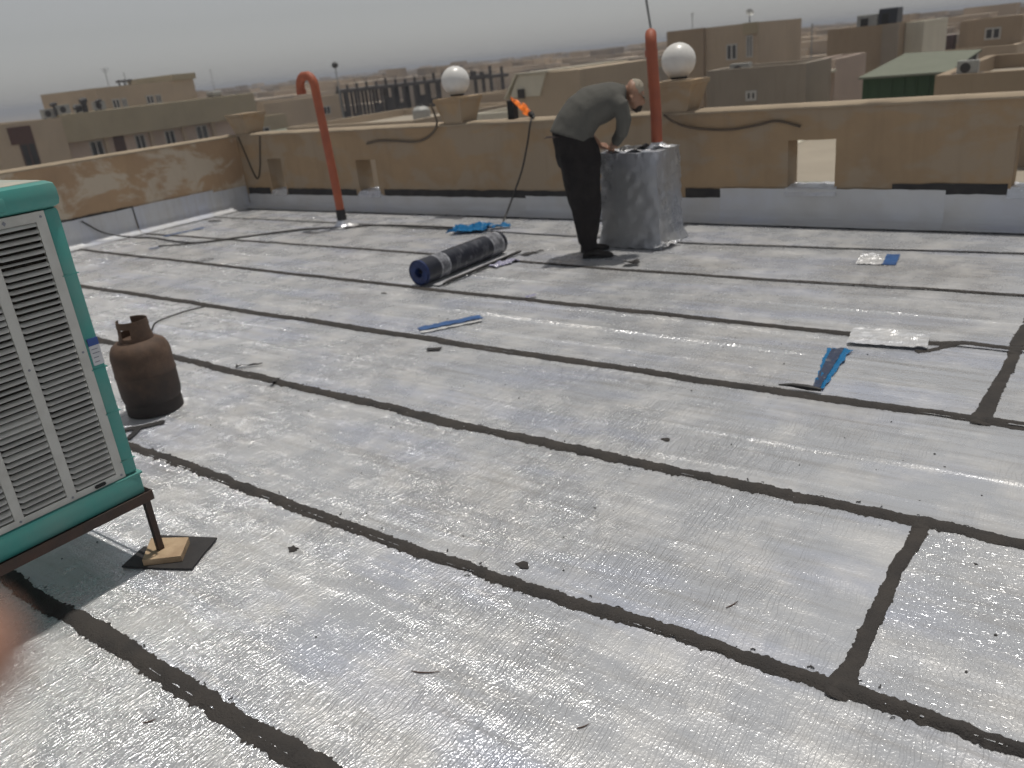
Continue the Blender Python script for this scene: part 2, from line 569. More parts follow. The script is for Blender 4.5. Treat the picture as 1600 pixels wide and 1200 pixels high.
CROSS = {4: -2.2, 5: -0.395, 7: -0.33, 8: -0.325, 6: 1.2, 3: 0.9, 9: 1.4}

RIDGE = {4: 0.62, 5: 0.50, 6: 0.42, 7: 0.56, 8: 0.45, 9: 0.5}
def sheet(k, x0, x1, lift, mat, first, step):
    lo, hi = EDGE[k], EDGE[k + 1]
    ny = 64 if 3 <= k <= 8 else 26
    nx = int((x1 - x0) / step)
    vs, fs = [], []
    for i in range(nx + 1):
        x = x0 + (x1 - x0) * i / nx
        xe = x + (0.004 * fnoise(1.7, k * 3.0, x) if i in (0, nx) else 0)
        ya, yb = lo(x) - 0.012, (hi(x) + (0.07 if k < len(EDGE) - 2 else 0.0))
        ya += 0.006 * fnoise(x * 1.3, k * 7.7)
        for j in range(ny + 1):
            t = j / ny
            y = ya + (yb - ya) * t
            z = 0.0045 + 0.0065 * (1 - t) ** 1.5 + lift + und(x, y)
            if k in RIDGE:   # long low ridges where the roll was not pressed down
                w = max(0.0, fnoise(x * 0.45, k * 5.5, 0.7, 2) + 0.35)
                for rc, ra, rw in ((RIDGE[k], 0.0105, 0.020), (RIDGE[k] - 0.27, 0.005, 0.016), (RIDGE[k] + 0.3, 0.0055, 0.018)):
                    yy = t - rc - 0.025 * fnoise(x * 0.5, k * 2.0 + rc, 0.2, 2)
                    z += ra * w * math.exp(-(yy / rw) ** 2)
            vs.append((xe if i in (0, nx) else x, y, z))
    for i in range(nx):
        for j in range(ny):
            a = i * (ny + 1) + j
            fs.append((a, a + ny + 1, a + ny + 2, a + 1))
    o = MB().add(vs, fs)
    me = bpy.data.meshes.new("membrane_sheet")
    me.from_pydata(o.v, [], o.f)
    me.polygons.foreach_set("use_smooth", [True] * len(me.polygons))
    return link("membrane_sheet", me, mat, roof)

for k in range(len(EDGE) - 1):
    near = k in (3, 4, 5, 6)
    st = 0.03 if near else 0.06
    ml = M['foil'] if k <= 6 else M['foil_far']
    if k in CROSS:
        c = CROSS[k]
        if k == 4:
            sheet(k, XL + .01, XR, 0, ml, True, st)
        else:
            sheet(k, XL + .01, c + 0.05, 0, ml, True, st)
            sheet(k, c, XR, 0.0035, M['foil_crack'] if k == 5 else ml, False, st)
    else:
        sheet(k, XL + .01, XR, 0, ml, True, st)

def surf(x, y):
    """height of the membrane at a point"""
    for k in range(len(EDGE) - 1):
        if EDGE[k](x) - 0.012 <= y < EDGE[k + 1](x) - 0.012:
            ya, yb = EDGE[k](x) - 0.012, EDGE[k + 1](x) + 0.07
            t = (y - ya) / (yb - ya)
            return 0.0045 + 0.0065 * (1 - t) ** 1.5 + und(x, y) + (0.0035 if k in CROSS and k != 4 and x > CROSS[k] else 0)
    return 0.01

def ribbon(name, path, width, seed, parent, mat=None, rag=1.0, crest=0.006):
    """a ragged bead of bitumen along PATH (list of (x, y)), width a number or a function of arc length"""
    mat = mat or M['bitumen']
    vs, fs = [], []
    n = len(path)
    L = 0.0
    for i, (x, y) in enumerate(path):
        a, b = path[max(i - 1, 0)], path[min(i + 1, n - 1)]
        if i: L += math.dist(path[i], path[i - 1])
        tx, ty = b[0] - a[0], b[1] - a[1]
        q = math.hypot(tx, ty) or 1
        nx, ny = -ty / q, tx / q
        w = (width(L) if callable(width) else width) * 0.5
        w1 = w * (1 + 0.42 * fnoise(L * 2.6, seed, 1, 3)) + rag * (0.006 * fnoise(L * 14, seed, 5, 3) + 0.012 * abs(fnoise(L * 42, seed, 8, 3)) ** 1.4)
        w2 = w * (1 + 0.36 * fnoise(L * 2.2, seed + 9, 2, 3)) + rag * (0.006 * fnoise(L * 15, seed, 15, 3) + 0.009 * abs(fnoise(L * 47, seed, 18, 3)) ** 1.4)
        if i in (0, n - 1): w1 *= .4; w2 *= .4
        s0 = 0.007 * fnoise(L * 1.8, seed, 33, 3) * rag
        for q_, (d, h) in enumerate(((-w1, 0.0012), (-w1 * .8, 0.0042), (-w1 * .3, crest), (w2 * .3, crest * 1.05), (w2 * .8, 0.0042), (w2, 0.0012))):
            px, py = x + nx * (d + s0), y + ny * (d + s0)
            base = max(surf(px, py), surf(px, py + .03) if q_ > 2 else 0, surf(px, py - 0.004))
            vs.append((px, py, base + h + (0.0016 * fnoise(px * 40, py * 40, seed, 2) if 0 < q_ < 5 else 0)))
    for i in range(n - 1):
        for j in range(5):
            a = i * 6 + j
            fs.append((a, a + 6, a + 7, a + 1))
    me = bpy.data.meshes.new(name)
    me.from_pydata(vs, [], fs)
    me.polygons.foreach_set("use_smooth", [True] * len(me.polygons))
    return link(name, me, mat, parent)

for i, (fn, w, st) in enumerate(SEAM):
    x0, x1 = XL + 0.03, 2.6
    n = int((x1 - x0) / st)
    path = [(x0 + (x1 - x0) * k / n, fn(x0 + (x1 - x0) * k / n)) for k in range(n + 1)]
    if i == 7:      # the fourth joint is bare under the foil patch and forks beyond it
        path = [p for p in path if p[0] < -1.02]
    ribbon("bitumen_seam", path, w, i * 3.3 + 1, roof, rag=1.7 if i < 6 else 1.2 if i < 8 else 0.6, crest=0.006 if i < 8 else 0.003)
def cross(x0, y0, x1, y1, w, seed):
    n = int(abs(y1 - y0) / 0.006)
    path = [(x0 + (x1 - x0) * k / n + 0.006 * fnoise(k * 0.02, seed), y0 + (y1 - y0) * k / n) for k in range(n + 1)]
    ribbon("bitumen_seam", path, w, seed, roof)
cross(-0.412, 1.69, -0.392, 2.655, lambda L: .044 + .022 * math.exp(-((L - .06) / .05) ** 2), 51)
cross(-0.35, 3.48, -0.325, 4.46, lambda L: .055 + .025 * math.exp(-((L - .04) / .06) ** 2), 52)
cross(-0.325, 4.46, -0.30, 5.36, 0.075, 53)
ribbon("bitumen_seam", [tuple(p)[:2] for p in spline([(-0.76, 4.37, 0), (-0.66, 4.40, 0), (-0.55, 4.44, 0), (-0.42, 4.43, 0), (-0.31, 4.43, 0), (0.5, 4.42, 0), (2.6, 4.42, 0)], 30)], 0.042, 61, roof)
ribbon("bitumen_seam", [tuple(p)[:2] for p in spline([(-0.745, 4.245, 0), (-0.68, 4.29, 0), (-0.62, 4.37, 0), (-0.55, 4.435, 0)], 16)], 0.04, 62, roof)

# curls and threads of bitumen squeezed out along the near joints: too small to count
mb = MB()
for i in (3, 4, 5):
    for q in range(30):
        x = random.uniform(-3.6, 0.4)
        y = SEAM[i][0](x) + random.choice((-1, 1, 1)) * random.uniform(0.024, 0.040)
        z = surf(x, y) + 0.003
        a = random.uniform(0, pi)
        l = random.uniform(0.006, 0.02)
        pts = [(x + cos(a + b) * l * t, y + sin(a + b) * l * t, z + 0.001 * sin(pi * t)) for t, b in ((0, 0), (.4, .2), (.7, .5), (1, .8))]
        mb.tube(pts, random.uniform(0.0012, 0.0022), 4)
for q in range(240):
    x, y = random.uniform(-5.5, 0.2), random.uniform(0.5, 4.2)
    r = random.choice((0.0015, 0.002, 0.003, 0.004))
    z = surf(x, y)
    mb.prism([(x + r * random.uniform(.6, 1.4) * cos(t), y + r * random.uniform(.6, 1.4) * sin(t)) for t in (0, 1.3, 2.5, 3.8, 5.1)], z - .001, z + r * .7)
o = mb.build("bitumen_crumbs", M['bitumen_dark'])
tag(o, "black bitumen crumbs and threads sprinkled over the foil roof", "crumbs", kind="stuff")

# ------------------------------------------------------------------ parapets
WH, WT = 0.95, 0.25
bw = empty("parapet_wall", (0, YB, 0), 0, "long tan plaster parapet with drain openings and flared piers behind the worker", "wall")
holes = [(-2.36, -1.97, 0.30, 0.70), (-0.70, -0.31, 0.30, 0.76), (-7.62, -7.28, 0.23, 0.61), (-9.30, -9.02, 0.23, 0.645), (1.2, 1.6, 0.30, 0.70)]
us = cuts(XL - 0.25, XR, [h[0] for h in holes] + [h[1] for h in holes], 0.12)
zs = cuts(-0.4, WH, [h[2] for h in holes] + [h[3] for h in holes], 0.12)
wob = lambda u, z, d: (u + (.007 * fnoise(z * 9, u * 9, 2.5) if XL < u < XR - .1 else 0), (0.006 * fnoise(u * 1.2, z * 2.0, 1.0) if d == 0 else 0) + d, z + (.007 * fnoise(u * 9, z * 9, 6.5) if .1 < z < WH - .01 else 0))
w = holed(us, zs, holes, WT, wob).build("wall", M['wall'], bw)
# the plaster crown on top
def coping(x0, x1, axis, parent, ref):
    rings = []
    n = int(abs(x1 - x0) / 0.1)
    for i in range(n + 1):
        x = x0 + (x1 - x0) * i / n
        k = 0.006 * fnoise(x * 2.2, ref, 4.0)
        prof = [(-0.018 + k, WH - 0.004), (-0.022 + k, WH + 0.012), (-0.008, WH + 0.026 + k), (WT * .5, WH + 0.032 + k), (WT + 0.008, WH + 0.026), (WT + 0.02, WH + 0.012), (WT + 0.02, WH - 0.004)]
        rings.append([(x, d, z) if axis == 'x' else (-d, x, z) for d, z in prof])
    return MB().rings(rings).build("coping", M['coping'], parent, 50)
coping(XL - 0.02, XR, 'x', bw, 1.0)

def frustum(cx, cy, b, t, z0, z1, lip):
    q = lambda h, z: [(cx - h, cy - h, z), (cx + h, cy - h, z), (cx + h, cy + h, z), (cx - h, cy + h, z)]
    return MB().rings([q(b, z0), q(t, z1), q(t + .012, z1 + .003), q(t + .012, z1 + lip)])
for cx in (-9.72, -6.0, -3.40):
    frustum(cx, 0.12, 0.125, 0.18 if cx < -5 else 0.195, WH + 0.02, 1.195, 0.04).build("pier_head", M['wall'], bw)

lw = empty("parapet_wall", (XL, 0, 0), 0, "low patched tan plaster parapet behind the teal cooler", "wall")
wob2 = lambda u, z, d: ((0.006 * fnoise(u * 1.2, z * 2.0, 7.0) if d == 0 else 0) - d, u, z)
holed(cuts(YF - 0.2, YB - 0.004, [], 0.15), cuts(-0.4, WH, [], 0.12), [], WT, wob2).build("wall", M['wall_left'], lw)
coping(YF - 0.2, YB - 0.03, 'y', lw, 5.0)

# foil upstands along the foot of the walls
def upstand(parent, a0, a1, top, axis, mat=None, dull=0, foot=0.16, off=0.006, name="flashing_sheet", z0=None):
    n = max(4, int((a1 - a0) / 0.06))
    vs, fs = [], []
    rows = 9
    for i in range(n + 1):
        a = a0 + (a1 - a0) * i / n
        tp = top(a) if callable(top) else top
        for j in range(rows):
            t = j / (rows - 1)
            if z0 is not None:
                d, z = off, z0 + (tp - z0) * t
            elif t < .5:
                q = t / .5
                d = foot * (1 - q) ** 1.4 + off
                z = 0.016 + 0.05 * q ** 2.2
            else:
                q = (t - .5) / .5
                d = off
                z = 0.066 + (tp - 0.066) * q
            d += 0.004 * (1 + fnoise(a * 5, z * 9, off * 100, 3))
            if z0 is None: z += 0.002 * fnoise(a * 4, t * 3, 2.2)
            vs.append((a, -d, z) if axis == 'x' else (d, a, z))
    for i in range(n):
        for j in range(rows - 1):
            p = i * rows + j
            fs.append((p, p + rows, p + rows + 1, p + 1))
    me = bpy.data.meshes.new(name)
    me.from_pydata(vs, [], fs)
    me.polygons.foreach_set("use_smooth", [True] * len(me.polygons))
    return link(name, me, mat or M['foil_up'], parent)
rg = lambda s, h, a=0.006: (lambda x: h + a * fnoise(x * 9, s, 0.5, 3))
for x0, x1, h in ((-9.84, -9.32, .185), (-9.32, -7.66, .180), (-7.66, -7.25, .205), (-7.25, -5.1, .185), (-5.12, -3.9, .205), (-3.92, -2.95, .215), (-2.96, -1.15, .300), (-1.16, 0.4, .265), (0.39, 3.5, .30)):
    upstand(bw, x0, x1 + 0.02, rg(x0, h), 'x', off=0.006 + 0.004 * random.random())
for x0, x1, a, b in ((-9.82, -9.35, .17, .27), (-8.98, -7.68, .165, .26), (-7.2, -3.9, .165, .262), (-3.3, -2.86, .19, .298), (-1.52, -1.12, .285, .345), (-1.16, -0.72, .245, .345)):
    upstand(bw, x0, x1, rg(x0 + 4, b, .008), 'x', M['bitumen_dark'], off=0.003, name="primer_band", z0=a)
for x0, x1 in ((-7.62, -7.28), (-9.30, -9.02), (-2.36, -1.97), (-0.70, -0.31)):   # foil dressed into the drain openings
    zb = 0.232 if x0 < -5 else 0.302
    vs, fs = [], []
    for i in range(13):
        for j in range(9):
            x, t = x0 - .02 + (x1 - x0 + .04) * i / 12, j / 8
            y = -0.03 + t * 0.26
            z = (zb + 0.014 + 0.012 * fnoise(x * 16, t * 5, x0)) if t > .12 else zb - 0.06 + 0.5 * t
            vs.append((x, y, z))
    for i in range(12):
        for j in range(8):
            a = i * 9 + j
            fs.append((a, a + 9, a + 10, a + 1))
    me = bpy.data.meshes.new("sill_foil")
    me.from_pydata(vs, [], fs)
    link("sill_foil", me, M['foil_scrap'], bw)
for y0, y1, h in ((3.2, 4.4, .31), (4.38, 5.38, .325), (5.39, 6.55, .33), (6.55, 7.08, .30)):
    upstand(lw, y0, y1, rg(y0, h, .004), 'y', off=0.006 + 0.004 * random.random())
upstand(lw, 4.3, 5.40, rg(2, .345, .012), 'y', M['bitumen_dark'], off=0.003, name="primer_band", z0=.29)
MB().tube([(0.016, 5.385, .335), (0.016, 5.39, .2), (0.02, 5.395, .07)], 0.006, 5).build("bitumen_joint", M['bitumen_dark'], lw)

# walls of the roof outside the picture
sw = empty("parapet_wall", (XR, 0, 0), 0, "tan plaster parapet beyond the near end of the roof", "wall")

# ------------------------------------------------------------------ globe lamps on the piers
for cx, z, lb in ((-6.0, 1.245, "white globe lamp on the parapet pier beside the flame"), (-3.40, 1.245, "white globe lamp on the pier behind the worker's pipe")):
    g = empty("globe_lamp", (cx, YB + 0.12, z), 0, lb, "lamp", "globe lamps on the parapet piers")
    MB().lathe([(0.07, 0), (0.075, 0.012), (0.06, 0.03), (0.06, 0.05)], 24).build("base", M['black'], g, 40)
    prof = [(max(0.001, 0.152 * sin(t)), 0.155 + 0.0 - 0.152 * cos(t)) for t in [rad(20 + 160 * k / 18) for k in range(19)]]
    MB().lathe(prof, 36).build("globe", M['globe'], g, 180)

# ------------------------------------------------------------------ cables on the wall
def cable(name, pts, r, label, mat=None, n=10):
    o = MB().tube(spline(pts, n), r, 6).build(name, mat or M['rubber'], None, 180)
    return tag(o, label, "cable")
yw = YB - 0.014
cable("cable", [(-9.8, yw, .95), (-9.72, yw, .72), (-9.62, yw, .44), (-9.55, yw, .40), (-9.46, yw, .55), (-9.38, yw, .80), (-9.33, yw, .95)], 0.009, "thin dark cable looping down the parapet in the far corner", basic("cable_dark", (0.085, 0.068, 0.052), .8))
cable("cable", [(-7.36, yw, .795), (-7.15, yw, .822), (-6.9, yw, .815), (-6.55, yw, .80), (-6.33, yw, .87), (-6.2, yw - .03, .98), (-6.15, yw - .10, 1.09), (-6.15, yw - 0.15, 1.2)], 0.012, "grey cable drooping from the pier with the flame-side globe lamp", basic("cable_grey", (0.15, 0.12, 0.09), .8))
cable("cable", [(-3.48, yw - .03, .96), (-3.38, yw - .02, .89), (-3.2, yw, .83), (-2.9, yw, .805), (-2.65, yw, .83), (-2.46, yw, .86), (-2.26, yw, .81)], 0.011, "brown cable sagging along the parapet near the square drain opening", basic("cable_brown", (0.13, 0.098, 0.072), .8))

# ------------------------------------------------------------------ vent pipe standing on the deck
vp = empty("vent_pipe", (-7.03, 6.21, 0), 0, "slim orange vent pipe with hooked top standing in the foil", "pipe")
mb = MB()
pts = [(0, 0, 0.02), (-0.008, 0, 0.4), (-0.03, 0, 0.9), (-0.06, 0, 1.42)]
arc = [(-0.06 - 0.115 + 0.115 * cos(t), 0, 1.50 + 0.115 * sin(t)) for t in [pi * k / 10 for k in range(11)]]
arc[5] = (-0.175, 0, 1.607)
pts = spline(pts, 6) + [Vector(p) for p in arc] + [Vector((-0.29, 0, 1.46))]
mb.tube(pts, 0.046, 16)
mb.build("pipe", M['orange'], vp, 60)
MB().tube([(-0.29, 0, 1.478), (-0.29, 0, 1.43)], 0.053, 16).build("socket", M['orange'], vp, 60)
MB().tube([(-0.002, 0, 0.02), (-0.004, 0, 0.20)], [0.058, 0.051], 16).build("bitumen_sleeve", M['bitumen_dark'], vp, 60)
poly = [(0.17 * (1 + .25 * fnoise(k, 2.2)) * cos(k * pi / 7), 0.15 * (1 + .25 * fnoise(k, 5.2)) * sin(k * pi / 7)) for k in range(14)]
rr = [[(x * q, y * q, z + .008 * fnoise(x * 30, y * 30, q)) for x, y in poly] for q, z in ((1.0, .014), (.75, .024), (.5, .045), (.38, .085))]
MB().rings(rr).build("foil_collar", M['foil_scrap'], vp)

# ------------------------------------------------------------------ chimney wrapped in foil, with its pipe
ch = empty("foil_wrapped_chimney", (-3.285, 6.20, 0), 0, "square chimney stump wrapped in dull crumpled foil beside the worker", "chimney")
hx, hy, hz = 0.252, 0.205, 0.75
def box_ring(kx, ky, z, n=14, am=0.010, cx=0, cy=0):
    n = 22
    P = []
    for sx0, sy0, sx1, sy1 in ((-1, -1, 1, -1), (1, -1, 1, 1), (1, 1, -1, 1), (-1, 1, -1, -1)):
        for q in range(n):
            t = q / n
            P.append((sx0 + (sx1 - sx0) * t, sy0 + (sy1 - sy0) * t))
    out = []
    for x, y in P:
        a = am * (0.5 * fnoise(x * 1.6 + 5, y * 1.6, z * 3.5, 2) + 0.9 * (0.4 - abs(fnoise(x * 3 + 2, y * 3 + z * 2.5, z * 9.0, 3))))
        L_ = math.hypot(x, y)
        out.append((cx + x * kx + a * x / L_ * 1.6, cy + y * ky + a * y / L_ * 1.6, z + am * .5 * fnoise(x * 3, y * 3, z * 3 + 9)))
    return out
R_ = []
for q in range(34):
    t = q / 33
    z = 0.012 + (hz - 0.012) * t
    fl = 0.035 * max(0, 1 - t * 6) ** 1.5
    k = 1 + 0.07 * (1 - t)
    R_.append(box_ring(hx * k + fl, hy * k + fl, z, am=0.014 if t < .95 else 0.02))
R_.append(box_ring(hx * 1.0, hy * 1.0, hz + 0.022, am=0.02))
R_.append(box_ring(hx * .86, hy * .84, hz + 0.03, am=0.02))
R_.append(box_ring(hx * .45, hy * .45, hz + 0.026, am=0.03))
R_.append(box_ring(hx * .12, hy * .12, hz + 0.024, am=0.01))
MB().rings(R_).build("foil_wrap", M['foil_box'], ch, 35)
def crumple(name, w, l, amp, mat, parent=None, loc=(0, 0, 0), rz=0, seed=0, n=14, label=None, cat=None, group=None, fq=9, edge=0.12, taper=None, lift=None, rx=0):
    """a piece of creased sheet; mesh in local coordinates, lying on z=0"""
    vs, fs = [], []
    nx = n
    ny = max(4, int(n * l / w)) if l >= w else max(4, int(n * l / w))
    ny = min(ny, 40)
    for i in range(nx + 1):
        for j in range(ny + 1):
            u, v = i / nx - .5, j / ny - .5
            k = taper(v + .5) if taper else 1.0
            x = u * w * k * (1 + edge * fnoise(v * 7, seed + 3)) + edge * .3 * w * fnoise(v * 5, seed + 30)
            y = v * l * (1 + edge * .3 * fnoise(u * 7, seed + 6))
            a = fnoise(x * fq + seed, y * fq, seed, 3)
            z = amp * (0.55 + abs(a) * 1.8) + (lift(u, v) if lift else 0)
            vs.append((x, y, max(0.001, z)))
    N = len(vs)
    top = []
    for i in range(nx):
        for j in range(ny):
            a = i * (ny + 1) + j
            top.append((a, a + ny + 1, a + ny + 2, a + 1))
    vs2 = [(x, y, z - 0.0018) for x, y, z in vs]
    fs = top + [tuple(N + q for q in reversed(f)) for f in top]
    rim = [(i * (ny + 1)) for i in range(nx + 1)] + [nx * (ny + 1) + j for j in range(1, ny + 1)] + [i * (ny + 1) + ny for i in range(nx - 1, -1, -1)] + [j for j in range(ny - 1, 0, -1)]
    for a, b in zip(rim, rim[1:] + rim[:1]):
        fs.append((a, b, N + b, N + a))
    me = bpy.data.meshes.new(name)
    me.from_pydata(vs + vs2, [], fs)
    o = link(name, me, mat, parent, loc)
    o.rotation_euler = (rx, 0, rz)
    return tag(o, label, cat, group)
crumple("loose_foil", 0.22, 0.12, 0.016, M['foil_scrap'], ch, (0.08, -0.13, hz + .02), 0.2, 4)
crumple("loose_foil", 0.18, 0.16, 0.03, M['foil_scrap'], ch, (0.17, -0.02, hz + .02), 0.9, 9)
crumple("loose_foil", 0.20, 0.12, 0.016, M['foil_scrap'], ch, (-0.17, -0.12, hz + .02), -0.2, 14)
crumple("bitumen_lap", 0.24, 0.20, 0.022, M['bitumen_dark'], ch, (-0.02, -0.02, hz + .02), 0.3, 24)
for q, (x, y) in enumerate(((0.30, -0.17), (0.32, -0.08), (0.27, -0.24))):
    crumple("foil_tatter", 0.10, 0.10, 0.03, M['foil_scrap'], ch, (x, y, 0.012), q * 1.1, q + 40, 8)

cp = empty("vent_pipe", (-3.155, 6.26, 0.76), rad(27), "thick orange vent pipe rising out of the foil-wrapped chimney", "pipe")
pts = [Vector((0.0, 0, -0.05)), Vector((0.0, 0, 0.3)), Vector((-0.012, 0.0, 0.6)), Vector((-0.02, 0.0, 0.80))]
pts += [Vector((-0.02, 0.075 - 0.075 * cos(t), 0.80 + 0.075 * sin(t))) for t in [pi * k / 8 for k in range(1, 9)]] + [Vector((-0.02, 0.15, 0.74))]
MB().tube(pts, 0.045, 16).build("pipe", M['orange'], cp, 60)
MB().tube([(-0.02, 0.15, 0.76), (-0.02, 0.15, 0.71)], 0.052, 16).build("socket", M['orange'], cp, 60)
MB().tube([(0, 0, -0.02), (0, 0, 0.03), (0, 0, .06)], [0.075, 0.06, 0.047], 16).build("foil_collar", M['foil_scrap'], cp)

mst = empty("antenna_mast", (-3.70, 7.45, -0.4), 0, "thin grey mast behind the thick orange pipe", "mast")
MB().tube([(0.03, 0, 0.0), (0.02, 0, 1.4), (-0.08, 0, 2.1), (-0.20, 0, 2.9)], 0.012, 8).build("pole", M['steel'], mst, 60)
MB().box(-0.22, -0.18, -0.35, 0.35, 2.86, 2.875).build("crossbar", M['steel'], mst)

# ------------------------------------------------------------------ evaporative cooler on its stand
CX, CY0, CY1, CX0 = -2.66, 0.335, 1.225, -3.50
ec = empty("evaporative_cooler", ((CX + CX0) / 2, (CY0 + CY1) / 2, 0.28), 0, "teal evaporative air cooler with off-white louvred panels", "air cooler")
ox, oy, oz = ec.location
def B(x0, x1, y0, y1, z0, z1, name, mat, bev=0.004, parent=ec):
    return MB().box(x0 - ox, x1 - ox, y0 - oy, y1 - oy, z0 - oz, z1 - oz, bev).build(name, mat, parent, 40)
B(CX0, CX, CY0, CY1, 0.28, 0.362, "base_pan", M['teal'], 0.008)
B(CX0 - .006, CX + .006, CY0 - .006, CY1 + .006, 0.355, 0.364, "pan_rim", M['teal'], 0.003)
for x0, x1 in ((CX0 + .002, CX0 + .052), (CX - .052, CX - .002)):
    for y0, y1 in ((CY0 + .002, CY0 + .052), (CY1 - .052, CY1 - .002)):
        p = B(x0, x1, y0, y1, 0.364, 1.292, "corner_post", M['teal'], 0.014)
        if x1 > CX - .01 and y1 > CY1 - .01:
            for z in (0.42, 0.60, 0.76, 1.08):
                MB().box(x1 - ox - .03, x1 - ox + .0015, y0 - oy - .001, y1 - oy + .001, z - oz, z - oz + .003).build("joint_line", M['teal'], p)
MB().box(CX0 - ox - .012, CX - ox + .012, CY0 - oy - .012, CY1 - oy + .012, 1.29 - oz, 1.372 - oz, 0.026).build("top_cap", M['teal'], ec, 40)
MB().box(CX0 - ox + .02, CX - ox - .02, CY0 - oy + .02, CY1 - oy - .02, 1.36 - oz, 1.3755 - oz, 0.006).build("dusty_lid", M['teal_dust'], ec, 40)
B(CX - .01, CX + .018, 1.035, 1.068, 1.305, 1.345, "clip", M['teal'], 0.006)
# louvred panel
cols = [(0.497, 0.643), (0.667, 0.807), (0.836, 0.974), (1.006, 1.145)]
PZ0, PZ1, LZ0, LZ1 = 0.366, 1.288, 0.388, 1.258
hol = [(a, b, LZ0, LZ1) for a, b in cols]
usx = sorted({CY0 + .05, 1.176, *[q for c in cols for q in c]})
lp = holed(usx, [PZ0, LZ0, LZ1, PZ1], hol, 0.012, lambda u, z, d: (CX - .004 - d - ox, u - oy, z - oz)).build("louvre_panel", M['panel'], ec)
nl = 43
pitch = (LZ1 - LZ0) / nl
def slat_mesh(w):
    prof = [(-0.010, 0.0095), (-0.002, 0.0085), (0.004, 0.0055), (0.0082, 0.0018), (0.0094, -0.0006), (0.0080, -0.0006), (0.006, 0.0022), (0.002, 0.0045), (-0.003, 0.0070), (-0.010, 0.0082)]
    rings = []
    for t, k in ((0, 0.15), (.02, 0.65), (.06, 1.0), (.94, 1.0), (.98, .65), (1, 0.15)):
        rings.append([((x + .010) * k - .010, (t - .5) * w, z + (1 - k) * 0.002) for x, z in prof])
    return MB().rings(rings).mesh("louvre", 50)
for a, b in cols:
    me = slat_mesh(b - a + .002)
    me.materials.append(M['panel'])
    for k in range(nl):
        o = bpy.data.objects.new("louvre", me)
        col.objects.link(o)
        o.parent = lp
        o.location = (CX - .004 - ox, (a + b) / 2 - oy, LZ0 + pitch * (k + .5) - oz)
        o.rotation_euler = (random.gauss(0, .003), random.gauss(0, .09), 0)
for y_s in (0.40, 0.655, 0.822, 0.99, 1.162):
    for z_s in (0.378, 0.83, 1.272):
        MB().rings([[(CX - ox - .0045 + d, y_s - oy + .004 * cos(t), z_s - oz + .004 * sin(t)) for t in [2 * pi * k / 8 for k in range(8)]] for d in (0, .002)]).build("screw", M['sticker_grey'], lp)
B(CX - .055, CX - .036, CY0 + .06, CY1 - .06, .37, 1.285, "cooling_pad", M['pad'], 0)
B(CX0 + .03, CX0 + .05, CY0 + .05, CY1 - .05, .364, 1.29, "side_panel", M['panel'], 0)
B(CX0 + .05, CX - .06, CY1 - .03, CY1 - .012, .364, 1.29, "side_panel", M['panel'], 0)
B(CX0 + .05, CX - .06, CY0 + .012, CY0 + .03, .364, 1.29, "side_panel", M['panel'], 0)
ov = [(CX - ox - .0035, 1.085 - oy + (0.012 if k < 9 else -.012) + .008 * sin((k - (0 if k < 9 else 9)) * pi / 8 + (0 if k < 9 else pi)), 0.3765 - oz + .0065 * cos((k if k < 9 else k + 0) * pi / 8 if k < 9 else pi + (k - 9) * pi / 8)) for k in range(18)]
MB().rings([[(x, y, z) for x, y, z in ov], [(x + .0016, y, z) for x, y, z in ov]]).build("drain_slot", M['black'], ec)
dm = [(1.054, 1.276), (1.060, 1.284), (1.054, 1.292 - .018 + .018), (1.048, 1.284)]
MB().rings([[(CX - ox - .005, y - oy, z - oz - .012) for y, z in dm], [(CX - ox - .0025, y - oy, z - oz - .012) for y, z in dm]]).build("emblem", M['sticker_grey'], ec)
st = MB().box(CX - ox - .004, CX - ox + .0005, 1.183 - oy, 1.218 - oy, 0.775 - oz, 0.866 - oz).build("sticker", M['sticker_white'], ec)
MB().box(CX - ox - .004, CX - ox + .0012, 1.183 - oy, 1.218 - oy, 0.842 - oz, 0.8665 - oz).build("sticker_header", M['sticker_blue'], st)
for z in (0.785, 0.80, 0.815, 0.828):
    MB().box(CX - ox - .004, CX - ox + .0010, 1.188 - oy, 1.213 - oy - random.random() * .008, z - oz, z + .003 - oz).build("print_line", M['sticker_grey'], st)

sd = empty("cooler_stand", ((CX + CX0) / 2, (CY0 + CY1) / 2, 0), 0, "brown angle-iron stand carrying the teal cooler", "stand")
sx, sy = sd.location.x, sd.location.y
def S(x0, x1, y0, y1, z0, z1, name):
    return MB().box(x0 - sx, x1 - sx, y0 - sy, y1 - sy, z0, z1, 0.0015).build(name, M['angle'], sd)
e = 0.016
S(CX + e - .004, CX + e, CY0 - e, CY1 + e, .248, .285, "rail")
S(CX0 - e, CX0 - e + .004, CY0 - e, CY1 + e, .248, .285, "rail")
S(CX0 - e + .005, CX + e - .005, CY1 + e - .004, CY1 + e, .248, .285, "rail")
S(CX0 - e + .005, CX + e - .005, CY0 - e, CY0 - e + .004, .248, .285, "rail")
S(CX - .02, CX + e - .005, CY0, CY1, .273, .277, "shelf_flange")
S(CX0 - e + .005, CX0 + .02, CY0, CY1, .273, .277, "shelf_flange")
for x in (CX0 + .012, CX - .008):
    for y in (CY0 + .012, CY1 - .006):
        MB().box(x - .011 - sx, x + .011 - sx, y - .011 - sy, y + .011 - sy, 0.042 if x > -3 and y > 1 else 0.012, .270, 0.0015).build("leg", M['angle'], sd)
mt = MB()
outline = [(-2.736, 1.100), (-2.79, 1.215), (-2.775, 1.225), (-2.815, 1.29), (-2.69, 1.345), (-2.574, 1.393), (-2.53, 1.30), (-2.479, 1.213), (-2.60, 1.155)]
mt.prism([(x + .004 * random.uniform(-1, 1), y + .004 * random.uniform(-1, 1)) for x, y in outline], 0.013, 0.019, .001)
o = mt.build("membrane_offcut", M['bitumen_dark'])
